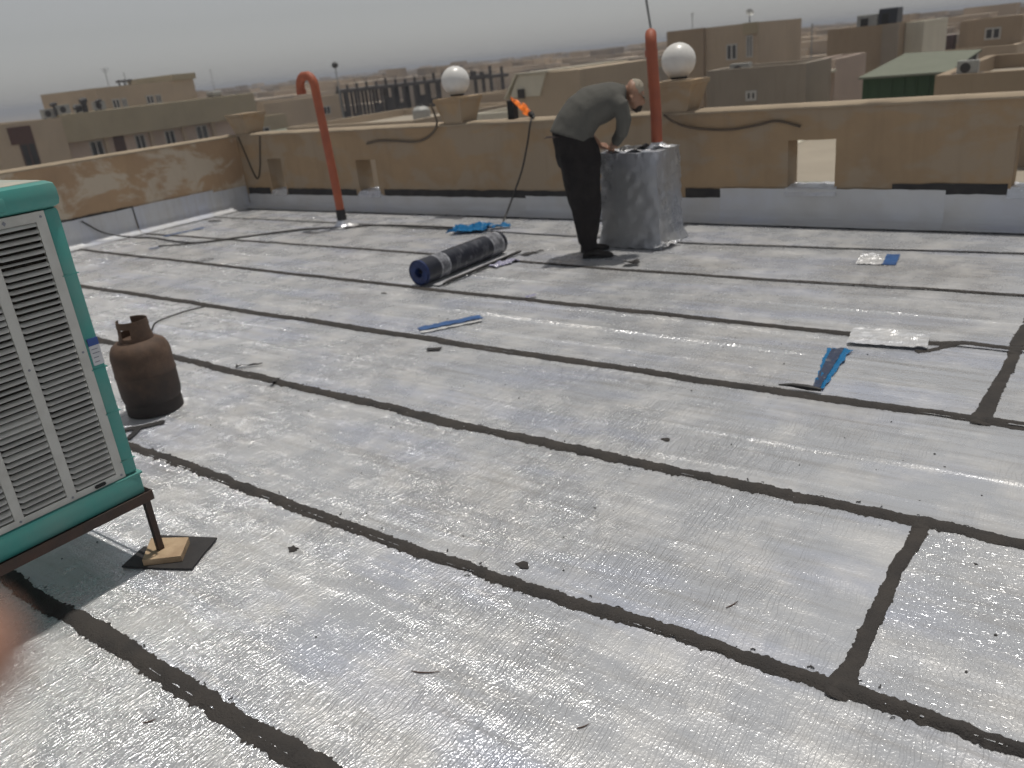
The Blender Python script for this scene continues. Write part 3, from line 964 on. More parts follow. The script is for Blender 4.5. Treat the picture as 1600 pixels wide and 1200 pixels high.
tag(o, "black square membrane offcut under the cooler's stand leg", "offcut")
wd = [(-2.660, 1.140), (-2.775, 1.245), (-2.64, 1.318), (-2.553, 1.228)]
q = MB().prism(wd, 0.019, 0.042, 0.001).build("wood_block", M['wood'])
tag(q, "small raw wooden block under the cooler's stand leg", "block")

# ------------------------------------------------------------------ gas cylinder
gc = empty("gas_cylinder", (-4.075, 2.06, 0.012), 0.35, "short rusty brown gas cylinder behind the teal cooler", "gas cylinder")
MB().lathe([(0.128, 0.055), (0.150, 0.06), (0.166, 0.085), (0.172, 0.12), (0.173, 0.235), (0.1755, 0.240), (0.1755, 0.252), (0.173, 0.257), (0.172, 0.36), (0.166, 0.395), (0.150, 0.425), (0.12, 0.445), (0.08, 0.458), (0.035, 0.463), (0.0005, 0.464)], 48, cap=False).build("body", M['rust'], gc, 50)
MB().lathe([(0.158, 0.0), (0.163, 0.0), (0.164, 0.05), (0.158, 0.075), (0.15, 0.075), (0.155, 0.045)], 48, cap=False).build("foot_ring", M['rust'], gc, 40)
N = 40
us = [2 * pi * k / N for k in range(N + 1)]
zc = [0.0, 0.028, 0.05, 0.085, 0.105, 0.125]
H_ = []
for a0, a1 in ((3, 7), (9, 13), (23, 27), (29, 33)):
    H_.append((us[a0], us[a1], 0.028, 0.085))
H_.append((us[15], us[21], 0.05, 0.125))
mb = holed(us[:-1] + [2 * pi - 1e-4], zc, H_, 0.004, lambda u, z, d: ((0.098 - 0.010 * (z / .125) - d) * cos(u), (0.098 - 0.010 * (z / .125) - d) * sin(u), 0.448 + z))
mb.build("collar", M['rust'], gc, 50)
vv = MB()
vv.lathe([(0.028, .46), (0.028, .475), (0.016, .48), (0.016, .505), (0.022, .51), (0.022, .522), (0.006, .525)], 14)
vv.tube([(0, 0, .505), (0.04, 0.01, .505), (0.055, .014, .505)], [0.011, 0.011, 0.013], 10)
vv.build("valve", M['brass'], gc, 40)
gc.scale = (0.88, 0.88, 0.88)

# ------------------------------------------------------------------ torch hose
zf = 0.020
hose_pts = [(-4.95, 7.08, 0.985), (-4.94, 7.03, 0.93), (-4.96, 6.98, 0.75), (-5.02, 6.93, 0.5), (-5.10, 6.84, 0.25), (-5.10, 6.66, 0.06), (-5.02, 6.45, zf + .012), (-5.3, 6.31, zf + .01), (-5.9, 6.30, zf + .01), (-6.5, 6.26, zf + .01), (-6.9, 6.13, zf), (-7.3, 6.02, zf), (-7.6, 5.80, zf), (-7.95, 5.40, zf), (-8.25, 5.14, zf), (-8.7, 5.13, zf), (-9.2, 5.20, zf), (-9.55, 5.13, zf + .01), (-9.78, 4.92, .12), (-9.83, 4.72, 0.30)]
tag(MB().tube(spline(hose_pts, 10), 0.0095, 7).build("gas_hose", M['rubber'], None, 180), "long black torch hose hanging off the parapet and trailing past the slim pipe", "hose")
tag(MB().tube(spline([(-8.63, 4.90, zf), (-8.3, 5.07, zf), (-7.9, 5.50, zf), (-7.62, 5.72, zf), (-7.2, 6.06, zf)], 8), 0.008, 6).build("gas_hose", M['rubber'], None, 180), "short black hose end beside the blue strips near the corner", "hose")
tag(MB().tube(spline([(-4.12, 2.12, .44), (-4.35, 2.27, .42), (-4.65, 2.40, .26), (-5.2, 2.62, .03), (-5.5, 2.9, zf), (-5.68, 3.06, zf), (-5.71, 3.32, zf), (-5.66, 3.46, zf)], 10), 0.006, 6).build("gas_hose", M['rubber'], None, 180), "thin hose leaving the rusty gas cylinder", "hose")

# ------------------------------------------------------------------ burning torch on the parapet
WZ = WH + 0.032
to = empty("gas_torch", (-4.95, YB + 0.02, WZ), 0, "lit gas torch lying on the parapet with its flame", "torch")
MB().tube([(0.02, -0.02, 0.02), (-0.06, 0.04, 0.03), (-0.10, 0.07, 0.045)], 0.010, 8).build("wand", M['steel'], to, 60)
MB().tube([(0.0, -0.01, 0.02), (-0.035, 0.02, 0.03), (-0.07, .045, .045)], [0.02, 0.03, 0.03], 12).build("burner_cup", M['black'], to, 60)
fl = MB()
def tongue(p0, p1, w, seed, n=14):
    p0, p1 = Vector(p0), Vector(p1)
    rings = []
    for k in range(n + 1):
        t = k / n
        c = p0.lerp(p1, t) + Vector((fnoise(t * 3, seed) * .018, 0, fnoise(t * 3, seed + 4) * .018)) * t
        r = w * (sin(pi * min(1, t * .86 + .12)) ** .7) * (1 - .35 * t) + .001
        rings.append([c + Vector((cos(a) * r * (1 + .35 * fnoise(a, t * 4, seed)), .7 * sin(a) * r, sin(a + 1) * r)) for a in [2 * pi * q / 9 for q in range(9)]])
    fl.rings(rings)
tongue((-0.06, .03, .04), (-0.20, .05, .115), .032, 1)
tongue((-0.13, .04, .08), (-0.31, .06, .215), .022, 2)
tongue((-0.10, .04, .06), (-0.16, .05, .155), .026, 3)
fl.build("flame", M['flame'], to, 180)
bx = MB().box(-5.32, -5.235, YB + .08, YB + .16, WZ - .004, 1.165, 0.006).build("canister", M['black'])
MB().tube([(-5.278, YB + .12, 1.16), (-5.278, YB + .12, 1.19)], 0.012, 8).build("cap", M['black'], bx)
tag(bx, "small black upright canister on the parapet beside the flame", "canister")

# ------------------------------------------------------------------ membrane roll
mr = empty("membrane_roll", (-4.30, 4.47, 0.016), 0.012, "black printed roll of roofing membrane with blue ends lying on the foil", "roll")
s = NT("roll_wrap")
v = s.coords()
sep = s.n("SeparateXYZ")
s.l(v, sep.inputs[0])
y_ = sep.outputs[1]
def band(a, b):
    return s.math('MULTIPLY', s.math('GREATER_THAN', y_, a), s.math('LESS_THAN', y_, b))
bands = s.math('ADD', s.math('ADD', band(.165, .18), band(.262, .277)), s.math('ADD', band(.845, .86), band(.985, 1.0)))
inner = s.math('ADD', band(.18, .262), band(.86, .985))
letters = s.math('MULTIPLY', s.ramp(s.noise(s.coords((3, 16, 9)), 2.2, 1, 0.4), [(0.50, 0), (0.60, 1)]), band(.34, .80))
worn = s.ramp(s.noise(v, 26, 4, 0.6), [(0.35, 0.25), (0.6, 1.0)])
msk = s.math('MULTIPLY', s.math('ADD', s.math('ADD', s.math('MULTIPLY', bands, .95), s.math('MULTIPLY', inner, .45)), s.math('MULTIPLY', letters, .13)), worn, clamp=True)
s.l(s.mix(msk, (0.018, 0.020, 0.030), (0.50, 0.51, 0.55)), s.p.inputs["Base Color"])
s.p.inputs["Roughness"].default_value = 0.36
s.bump(s.noise(v, 12, 3), 0.4, 0.01)
M['roll'] = s.m
RR = 0.098
n = 40
rings = []
for k in range(27):
    y = 1.04 * k / 26
    rings.append([((RR + .003 * fnoise(cos(a) * 2, sin(a) * 2, y * 3)) * cos(a), y, RR + (RR + .003 * fnoise(cos(a) * 2, sin(a) * 2, y * 3)) * sin(a)) for a in [2 * pi * q / n for q in range(n)]])
MB().rings(rings, True, False).build("wrap", M['roll'], mr, 60)
def spiral(y0, y1, r0, r1):
    mb = MB()
    turns, seg = 6, 36
    vs, fs = [], []
    tot = turns * seg
    for k in range(tot + 1):
        t = k / tot
        a = -2 * pi * turns * t
        r = r0 + (r1 - r0) * t
        th = (r1 - r0) / turns * .80
        yy = y0 + .004 * fnoise(t * 9, 3.3)
        for rr_, y_q in ((r, yy), (r + th, yy), (r + th, y1), (r, y1)):
            vs.append((rr_ * cos(a), y_q, RR + rr_ * sin(a)))
    for k in range(tot):
        for j in range(4):
            fs.append((k * 4 + j, k * 4 + (j + 1) % 4, k * 4 + 4 + (j + 1) % 4, k * 4 + 4 + j))
    return mb.add(vs, fs)
M['blue_end'] = basic("blue_roll_edge", (0.018, 0.045, 0.17), 0.45, 0, (0.012, 0.025, 0.10), 20)
spiral(-0.004, 0.06, .034, .090).build("rolled_end", M['blue_end'], mr)
spiral(0.98, 1.042, .034, .090).build("rolled_end", M['blue_end'], mr)
hb = MB()
hb.rings([[(r * cos(a), y, RR + r * sin(a)) for a in [2 * pi * q / 40 for q in range(40)]] for r, y in ((.0985, -.002), (.1012, -.002), (.1012, .012), (.0985, .012))], True, False)
hb.build("end_band", M['blue_end'], mr, 40)
MB().tube([(0, .05, RR), (0, .99, RR)], .034, 20).build("core", M['black'], mr, 60)
tl = MB()
rings = []
for k in range(21):
    y = 0.03 + 1.02 * k / 20
    rings.append([(.03, y, .004), (.10, y, .005), (.165, y, .007 + .004 * fnoise(y * 3, 1)), (.165, y, .003), (.10, y, .001), (.03, y, .001)])
tl.rings(rings).build("tail_flap", M['foil_up'], mr)
MB().tube([(.185 + .006 * fnoise(y * 4, 2), y, .014) for y in [0.05 + 1.05 * k / 20 for k in range(21)]], [.006] + [.013] * 19 + [.006], 8).build("tail_edge_shadow", M['bitumen_dark'], mr, 60)  # black tube stands in for the shadow along the loose flap's edge

# ------------------------------------------------------------------ scraps on the foil
def on(x, y, dz=0.0):
    return (x, y, surf(x, y) + dz)
crumple("plastic_wrap", 0.36, 0.30, 0.045, M['blue_film'], None, on(-5.24, 6.28, .002), 0.5, 3, 18, "crumpled bright blue plastic wrap behind the membrane roll", "plastic", fq=7, edge=.4)
crumple("plastic_wrap", 0.10, 0.20, 0.03, M['blue_film'], None, on(-4.98, 6.42, .002), -0.9, 8, 10, "small twist of blue plastic near the hanging hose", "plastic", fq=9, edge=.5)
o = crumple("plastic_strip", 0.105, 0.42, 0.004, M['blue_strip'], None, on(-3.43, 3.79, .004), -0.60, 5, 8, "blue and white plastic strip in the middle of the foil roof", "plastic", edge=.25, lift=lambda u, v: .012 * max(0, u + .1))
crumple("backing", 0.045, 0.41, 0.003, M['white_strip'], o, (0.066, -0.012, 0.002), 0.0, 15, 6, edge=.1)
o = crumple("plastic_strip", 0.105, 0.56, 0.008, M['blue_film'], None, on(-1.055, 3.86, .003), 0.10, 11, 12, "creased blue plastic ribbon lying across the foil near the black joint", "plastic", edge=.2, taper=lambda t: .45 + .65 * t, fq=14)
crumple("dark_stripe", 0.052, 0.55, 0.008, basic("navy_print", (0.035, 0.05, 0.095), .4), o, (-0.008, 0, .0032), 0, 11, 8, edge=.05, taper=lambda t: .65 + .45 * t, fq=14)
o = MB().tube([on(-1.19, 3.53, .022), on(-1.13, 3.545, .024), on(-1.06, 3.548, .022), on(-1.00, 3.55, .02)], [.004, .010, .014, .008], 7).build("bitumen_strip", M['bitumen_dark'])
tag(o, "short black strip on the joint at the blue ribbon's end", "strip")
crumple("foil_offcut", 0.38, 0.25, 0.007, M['foil_scrap'], None, on(-0.90, 4.37, .012), 0.12, 21, 18, "bright rectangular foil offcut covering the black joint near the fork", "foil offcut", edge=.02, fq=30)
o = crumple("foil_offcut", 0.17, 0.30, 0.006, M['foil_scrap'], None, on(-1.385, 5.99, .004), 0.12, 22, 12, "small foil offcut with a blue end near the far parapet", "foil offcut", edge=.03, fq=30)
crumple("blue_end", 0.085, 0.29, 0.004, M['blue_strip'], o, (0.128, 0.0, 0.001), 0, 23, 6, edge=.05)
crumple("plastic_strip", 0.05, 0.50, 0.005, M['blue_strip'], None, on(-9.13, 5.55, .003), -0.18, 31, 6, "thin blue plastic strip near the foil upstand of the patched parapet", "plastic", edge=.4)
crumple("plastic_strip", 0.04, 0.11, 0.008, M['blue_strip'], None, on(-8.60, 4.82, .003), -0.5, 33, 6, "short blue plastic scrap at the loose hose end", "plastic", edge=.3)
crumple("rubber_scrap", 0.06, 0.18, 0.008, M['bitumen_dark'], None, on(-9.40, 6.17, .003), -1.2, 35, 6, "small black scrap in the far corner of the roof", "scrap", edge=.3)
crumple("film_scrap", 0.10, 0.26, 0.016, M['clear_film'], None, on(-4.05, 5.22, .003), -0.2, 41, 10, "glossy violet film scrap beside the membrane roll", "plastic", edge=.4, fq=14)
crumple("film_scrap", 0.035, 0.08, 0.010, M['clear_film'], None, on(-3.25, 4.455, .010), -0.6, 43, 6, "tiny violet film scrap on the black joint past the roll", "plastic", edge=.4)
crumple("rubber_scrap", 0.08, 0.22, 0.010, M['bitumen_dark'], None, on(-4.02, 5.60, .003), -0.35, 45, 8, "black membrane shred at the roll's far end", "scrap", edge=.5, taper=lambda t: 1.1 - .9 * t)
crumple("rubber_scrap", 0.12, 0.09, 0.025, M['bitumen_dark'], None, on(-2.99, 5.44, .003), 0.4, 47, 8, "upright black scrap in front of the foil-wrapped chimney", "scrap", edge=.4)
crumple("membrane_offcut", 0.085, 0.055, 0.006, M['bitumen_dark'], None, on(-3.21, 3.37, .003), 0.5, 49, 6, "small dark grey membrane chip below the blue and white strip", "offcut", edge=.3)
crumple("bitumen_strip", 0.022, 0.20, 0.010, M['bitumen_dark'], None, on(-7.28, 4.56, .003), -0.3, 51, 5, "thin black strip end sticking up from a far joint", "strip", edge=.3)
crumple("bitumen_strip", 0.03, 0.16, 0.012, M['bitumen_dark'], None, on(-4.12, 2.71, .004), -0.9, 53, 5, "black bitumen sliver on the joint past the gas cylinder", "strip", edge=.4, taper=lambda t: 1.1 - .8 * t)
crumple("bitumen_strip", 0.028, 0.10, 0.014, M['bitumen_dark'], None, on(-3.74, 2.60, .004), 0.4, 55, 5, "black bitumen lump on the joint beyond the gas cylinder", "strip", edge=.5)
crumple("membrane_offcut", 0.05, 0.26, 0.006, M['bitumen_dark'], None, on(-3.92, 1.86, .002), -0.62, 57, 6, "narrow black membrane offcut at the gas cylinder's foot", "offcut", edge=.3)
crumple("membrane_offcut", 0.035, 0.13, 0.006, M['bitumen_dark'], None, on(-3.86, 1.80, .002), 0.6, 59, 6, "short black offcut between cooler post and gas cylinder", "offcut", edge=.3)
for q, (x, y, r, lb) in enumerate(((-2.259, 1.489, .018, "dark bitumen chip on the foil right of the wooden block"), (-1.443, 1.793, .020, "dark bitumen smear beside the wide joint in the foreground"), (-1.433, 2.836, .016, "dark spot of bitumen between two joints at mid roof"), (-4.464, 4.227, .02, "dark bitumen crumb in front of the roll's near end"))):
    poly = [(x + r * random.uniform(.5, 1.3) * cos(t * 2 * pi / 9) * 1.3, y + r * random.uniform(.5, 1.2) * sin(t * 2 * pi / 9)) for t in range(9)]
    o = MB().prism(poly, surf(x, y) - .001, surf(x, y) + .004, .001).build("bitumen_chip", M['bitumen'])
    b = MB().prism([(p[0] * .45 + (x + r * 1.4) * .55 , p[1] * .45 + (y - r * .4) * .55) for p in poly], surf(x, y) - .001, surf(x, y) + .0035).build("splinter", M['bitumen'], o)
    tag(o, lb, "chip")
for x, y, a, l, lb in ((-0.768, 1.92, 1.2, .05, "tiny brown twig near the cross joint in the foreground"), (-1.393, 1.242, .5, .085, "curved brown twig between the two nearest joints"), (-0.907, 1.295, 1.0, .035, "short upright brown twig near the bottom edge"), (-1.938, 0.721, .95, .035, "short dark twig on the nearest foil sheet")):
    p = [on(x + cos(a + .3 * t) * l * t, y + sin(a + .3 * t) * l * t, .003) for t in (-.5, -.2, .1, .5)]
    tag(MB().tube(p, [.0012, .002, .0018, .0008], 5).build("twig", M['twig'], None, 60), lb, "twig")

# ------------------------------------------------------------------ the worker
PX, PY = -3.47, 5.66
pe = empty("person", (PX, PY, 0.012), 0, "person in grey shirt and black trousers bending over the foil-wrapped chimney", "person")
def loc(x, y, z):
    return Vector((x - PX, y - PY, z - 0.012))
def limb(mb, pts, n=14):
    P = [loc(*p[:3]) for p in pts]
    mb.tube(P, [p[3] for p in pts], n)
def rings_body(mb, secs, n=20, fat=1.0):
    """secs: centre (x,y,z), half depth in the bending plane, half width sideways, direction of the spine"""
    R = []
    for (x, y, z), a, b, ang in secs:
        c = loc(x, y, z)
        d = Vector((-sin(ang), 0, cos(ang)))       # towards the back
        sd_ = Vector((-.25, 0.97, 0)) .normalized()
        R.append([c + d * (a * fat * cos(2 * pi * k / n)) + sd_ * (b * fat * sin(2 * pi * k / n)) for k in range(n)])
    mb.rings(R)
yc = 5.70
# body
mb = MB()
rings_body(mb, [((-3.56, 5.68, .93), .09, .12, rad(70)), ((-3.50, 5.69, 1.03), .10, .14, rad(55)), ((-3.40, yc, 1.13), .10, .15, rad(38)), ((-3.26, yc, 1.19), .095, .165, rad(20)), ((-3.14, yc, 1.215), .07, .12, rad(5))])
limb(mb, [(-3.16, yc, 1.215, .062), (-3.08, yc, 1.235, .056), (-3.02, yc, 1.225, .058)])
head = [(-3.055, 1.290, .055), (-3.03, 1.272, .085), (-3.005, 1.24, .097), (-2.985, 1.20, .093), (-2.978, 1.16, .078), (-2.975, 1.125, .055), (-2.972, 1.105, .028)]
mb.tube([loc(x, yc, z) for x, z, r in head], [(r, r * .86) for x, z, r in head], 16)
limb(mb, [(-2.925, yc, 1.175, .012), (-2.905, yc, 1.155, .014), (-2.905, yc, 1.142, .010)], 8)     # nose
for sg in (-1, 1):                                                                                   # ears
    limb(mb, [(-3.05, yc + sg * .078, 1.215, .012), (-3.035, yc + sg * .088, 1.20, .02), (-3.02, yc + sg * .08, 1.175, .010)], 8)
def hand(mb, wr, d, nrm, sc=1.0):
    """palm and five fingers from the wrist WR, pointing along D, palm normal NRM"""
    wr, d, nrm = loc(*wr), Vector(d).normalized(), Vector(nrm).normalized()
    sd_ = d.cross(nrm).normalized()
    mb.tube([wr, wr + d * .03 * sc, wr + d * .06 * sc, wr + d * .085 * sc], [(.024, .018), (.036, .017), (.040, .016), (.034, .013)], 12)
    for k, (o_, l) in enumerate(((-.029, .062), (-.010, .074), (.010, .078), (.028, .068))):
        b = wr + d * .078 * sc + sd_ * o_
        e1 = b + d * l * .5 + nrm * .006
        e2 = e1 + d * l * .32 + nrm * .020
        e3 = e2 + d * l * .12 + nrm * .022
        mb.tube([b, e1, e2, e3], [.0095, .009, .0085, .006], 8)
    t0 = wr + d * .02 - sd_ * .026
    mb.tube([t0, t0 + d * .03 - sd_ * .022 + nrm * .01, t0 + d * .06 - sd_ * .026 + nrm * .022], [.012, .011, .008], 8)
# near (right) arm straight down, far (left) arm reaching low across
limb(mb, [(-3.15, 5.53, 1.19, .058), (-3.13, 5.53, 1.06, .047), (-3.155, 5.62, .95, .040), (-3.19, 5.80, .855, .031), (-3.20, 5.87, .838, .027)])
hand(mb, (-3.20, 5.87, .838), (0.05, 1, -.28), (0, -.25, -1))
limb(mb, [(-3.24, 5.87, 1.17, .058), (-3.33, 5.92, 1.05, .046), (-3.41, 5.93, .95, .040), (-3.34, 5.93, .87, .030), (-3.31, 5.93, .84, .027)])
hand(mb, (-3.315, 5.93, .842), (0.9, .2, -.2), (0, 0, -1))
# legs
legs = (((-3.55, 5.62, .90, .08), (-3.53, 5.60, .68, .07), (-3.50, 5.585, .48, .05), (-3.50, 5.575, .28, .045), (-3.497, 5.572, .10, .034), (-3.497, 5.570, .05, .036)),
        ((-3.55, 5.74, .90, .08), (-3.53, 5.76, .68, .07), (-3.50, 5.785, .48, .05), (-3.50, 5.795, .28, .045), (-3.497, 5.798, .10, .034), (-3.497, 5.80, .05, .036)))
for lg in legs:
    limb(mb, lg)
body = remeshed(mb, "body", M['skin'], pe, 0.009, 3)
# shirt
mb = MB()
rings_body(mb, [((-3.595, 5.675, .945), .185, .205, rad(72)), ((-3.585, 5.68, .975), .180, .20, rad(70)), ((-3.55, 5.68, 1.04), .160, .185, rad(58)), ((-3.47, 5.69, 1.125), .152, .188, rad(44)), ((-3.35, yc, 1.172), .148, .20, rad(28)), ((-3.23, yc, 1.195), .125, .205, rad(14)), ((-3.15, yc, 1.215), .095, .15, rad(4)), ((-3.10, yc, 1.232), .066, .075, rad(-5)), ((-3.085, yc, 1.236), .062, .066, rad(-5))], 28, 1.08)
limb(mb, [(-3.20, 5.56, 1.185, .080), (-3.15, 5.52, 1.15, .080), (-3.125, 5.52, 1.06, .066), (-3.14, 5.575, .97, .060), (-3.165, 5.68, .915, .050), (-3.175, 5.735, .885, .046)], 16)
limb(mb, [(-3.26, 5.84, 1.17, .078), (-3.30, 5.90, 1.09, .070), (-3.37, 5.93, 1.0, .060), (-3.41, 5.935, .955, .050)], 16)
remeshed(mb, "shirt", M['shirt'], pe, 0.011, 4, (0.010, 6))
crumple("shirt_tail", 0.10, 0.13, 0.012, basic("dark_shirt_tail", (0.035, 0.022, 0.022), .9), pe, tuple(loc(-3.765, 5.60, .965)), 1.2, 71, 8, edge=.3, taper=lambda t: .4 + .7 * t)
# trousers
mb = MB()
rings_body(mb, [((-3.575, 5.68, .985), .172, .190, rad(78)), ((-3.56, 5.68, .90), .190, .20, rad(84)), ((-3.545, 5.68, .80), .188, .205, rad(87)), ((-3.53, 5.68, .72), .170, .20, rad(88))], 28, 1.08)
for yy, dx, dy in ((5.585, 0, -.012), (5.77, -.0, .03)):
    R = []
    for x, z, a, b in ((-3.535, .80, .165, .105), (-3.525, .66, .160, .110), (-3.515, .52, .150, .105), (-3.505, .38, .126, .102), (-3.50, .27, .100, .090), (-3.498, .18, .080, .078), (-3.495, .12, .074, .074), (-3.495, .075, .074, .074)):
        c = loc(x + dx, yy + dy * (1 - z), z)
        R.append([c + Vector((cos(t) * a * 1.1, sin(t) * b * 1.05, 0)) for t in [2 * pi * k / 20 for k in range(20)]])
    mb.rings(R)
remeshed(mb, "trousers", M['trousers'], pe, 0.012, 3, (0.016, 7))
for yy, xx, rz in ((5.572, -3.49, -.10), (5.80, -3.49, .25)):
    mb = MB()
    q = Matrix.Rotation(rz, 3, 'Z')
    R = []
    for t, w, h in ((-.075, .028, .035), (-.06, .040, .065), (-.02, .044, .085), (.04, .045, .075), (.10, .050, .052), (.155, .047, .042), (.19, .034, .032), (.205, .015, .018)):
        R.append([loc(xx, yy, .012) + q @ Vector((t, w * cos(a), max(0.0, h * .5 + h * .5 * sin(a)))) for a in [2 * pi * k / 14 for k in range(14)]])
    o = mb.rings(R).build("shoe", M['shoe'], pe, 180)
    sl = MB()
    R = []
    for t, w in ((-.078, .024), (-.06, .042), (0, .046), (.10, .053), (.16, .050), (.20, .034), (.212, .012)):
        R.append([loc(xx, yy, .012) + q @ Vector((t, sg * w, z)) for sg, z in ((-1, 0.001), (1, 0.001), (1, .018), (-1, .018))])
    sl.rings(R).build("sole", M['black'], o)
# hair, beard, collar
mb = MB()
hd = [(-3.045, 1.300, .030), (-3.020, 1.286, .062), (-2.992, 1.265, .082), (-2.968, 1.240, .082), (-2.950, 1.215, .056)]
mb.tube([loc(x, yc, z) for x, z, r in hd], [(r, r * .90) for x, z, r in hd], 16)
mb.tube([loc(-3.0, yc, 1.235), loc(-2.965, yc, 1.222), loc(-2.94, yc, 1.205)], [(.086, .082), (.080, .074), (.05, .05)], 16)
cap = remeshed(mb, "cap", M['hair'], pe, 0.007, 2, (0.002, 30))
MB().rings([[loc(-2.955 + .075 * q * cos(a) * .9, yc + .075 * sin(a), 1.225 - .055 * q * cos(a) + dz) for a in [-pi / 2 + pi * k / 10 for k in range(11)]] for q, dz in ((0.2, 0.0), (1.0, 0.0), (1.0, .008), (.2, .008))], False, False).build("brim", M['hair'], cap)
mb = MB()
mb.tube([loc(-2.995, yc, 1.165), loc(-2.975, yc, 1.135), loc(-2.970, yc, 1.105), loc(-2.968, yc, 1.085)], [(.054, .058), (.054, .056), (.040, .040), (.018, .018)], 14)
remeshed(mb, "beard_shade", M['beard_shade'], pe, 0.007, 2, (0.004, 60))  # dark shape for the beard plus painted shade on the lower face
MB().tube([loc(-3.112, yc, 1.228), loc(-3.085, yc, 1.238)], [(.074, .076), (.066, .068)], 18).build("collar", M['beard_shade'], pe, 60)
for sg in (-1, 1):
    MB().lathe([(.001, -.009), (.007, -.005), (.009, 0), (.007, .005), (.001, .009)], 10, tuple(loc(-2.915, yc + sg * .032, 1.195))).build("eye", M['black'], pe, 180)

pe.rotation_euler.z = rad(35.5)
pe.scale = (0.85, 1, 1)

# ------------------------------------------------------------------ the photographer's fingertip at the edge of the lens
HO = Vector((0, 0, 1.58)) - CAM_R * 0.0690 - CAM_U * 0.0370 + CAM_F * 0.11     # fingertip
hn = empty("hand", tuple(HO), 0, "blurred pinkish fingertip poking in at the lower edge beside the cooler's shadow", "hand")
ax, ay, az = CAM_R, CAM_U, CAM_F
def hp(a, b, c):
    return ax * a + ay * b + az * c
mb = MB()
def fing(pts, rs):
    mb.tube([hp(*p) for p in pts], rs, 14)
fing([(0.002, 0, 0), (-.002, 0, 0), (-.008, 0, 0), (-.024, -.001, 0), (-.048, -.004, .002), (-.075, -.012, .004), (-.095, -.020, .004)], [.0045, .0078, .0094, .0100, .0098, .0100, .011])
fing([(-.020, -.024, .004), (-.030, -.024, .004), (-.055, -.026, .004), (-.080, -.034, .004), (-.098, -.040, .004)], [.006, .0080, .0088, .0098, .011])
fing([(-.026, -.046, .005), (-.036, -.046, .005), (-.060, -.046, .005), (-.085, -.052, .004), (-.100, -.058, .004)], [.006, .0078, .0085, .0095, .011])
fing([(-.045, -.066, .006), (-.054, -.066, .006), (-.075, -.066, .005), (-.100, -.070, .004)], [.005, .0068, .0075, .010])
fing([(-.075, .032, -.012), (-.085, .028, -.010), (-.105, .014, -.006), (-.125, -.006, 0)], [.007, .0095, .011, .015])
R = []
for a, b, h, w in ((-.088, -.040, .034, .011), (-.105, -.042, .040, .014), (-.135, -.046, .040, .016), (-.165, -.052, .034, .018), (-.185, -.058, .027, .020), (-.23, -.07, .028, .022), (-.30, -.09, .033, .028), (-.36, -.11, .036, .032)):
    R.append([hp(a, b + h * cos(t), .004 + w * sin(t)) for t in [2 * pi * k / 18 for k in range(18)]])
mb.rings(R)
remeshed(mb, "hand_body", M['skin_hand'], hn, 0.0018, 3)
nl_ = [[hp(-.001 - q * .011, .0052 * cos(t) * (1 - .25 * (1 - q)), -.0072 - .0012 * sin(t)) for t in [pi * k / 6 for k in range(7)]] for q in (0, .5, 1)]
MB().rings(nl_, False, False).build("nail", M['nail'], hn, 180)

# ------------------------------------------------------------------ neighbouring buildings
def bm_(name, c, c2=None, sc=0.35):
    return plaster(name, c, c2 or tuple(x * .82 for x in c), None, sc, 0.02)
W1 = bm_("tan_render", (0.544, 0.442, 0.333))
W2 = bm_("olive_render", (0.462, 0.395, 0.280))
W3 = bm_("brown_render", (0.408, 0.318, 0.230))
W4 = bm_("grey_render", (0.366, 0.318, 0.264))
W5 = bm_("pink_render", (0.570, 0.462, 0.395))
W6 = bm_("pale_render", (0.720, 0.680, 0.570))
WG = bm_("green_sheet", (0.06, 0.105, 0.062))
WG2 = bm_("pale_green_roof", (0.23, 0.245, 0.195))
WR = bm_("maroon_cladding", (0.12, 0.065, 0.055))
WROOF = bm_("roof_screed", (0.42, 0.37, 0.30))
M['tank'] = basic("dark_tank", (0.025, 0.03, 0.045), .5)
M['ac'] = basic("ac_white", (0.42, 0.42, 0.40), .5)
M['dark_steel'] = basic("dark_steel", (0.05, 0.045, 0.045), .6)

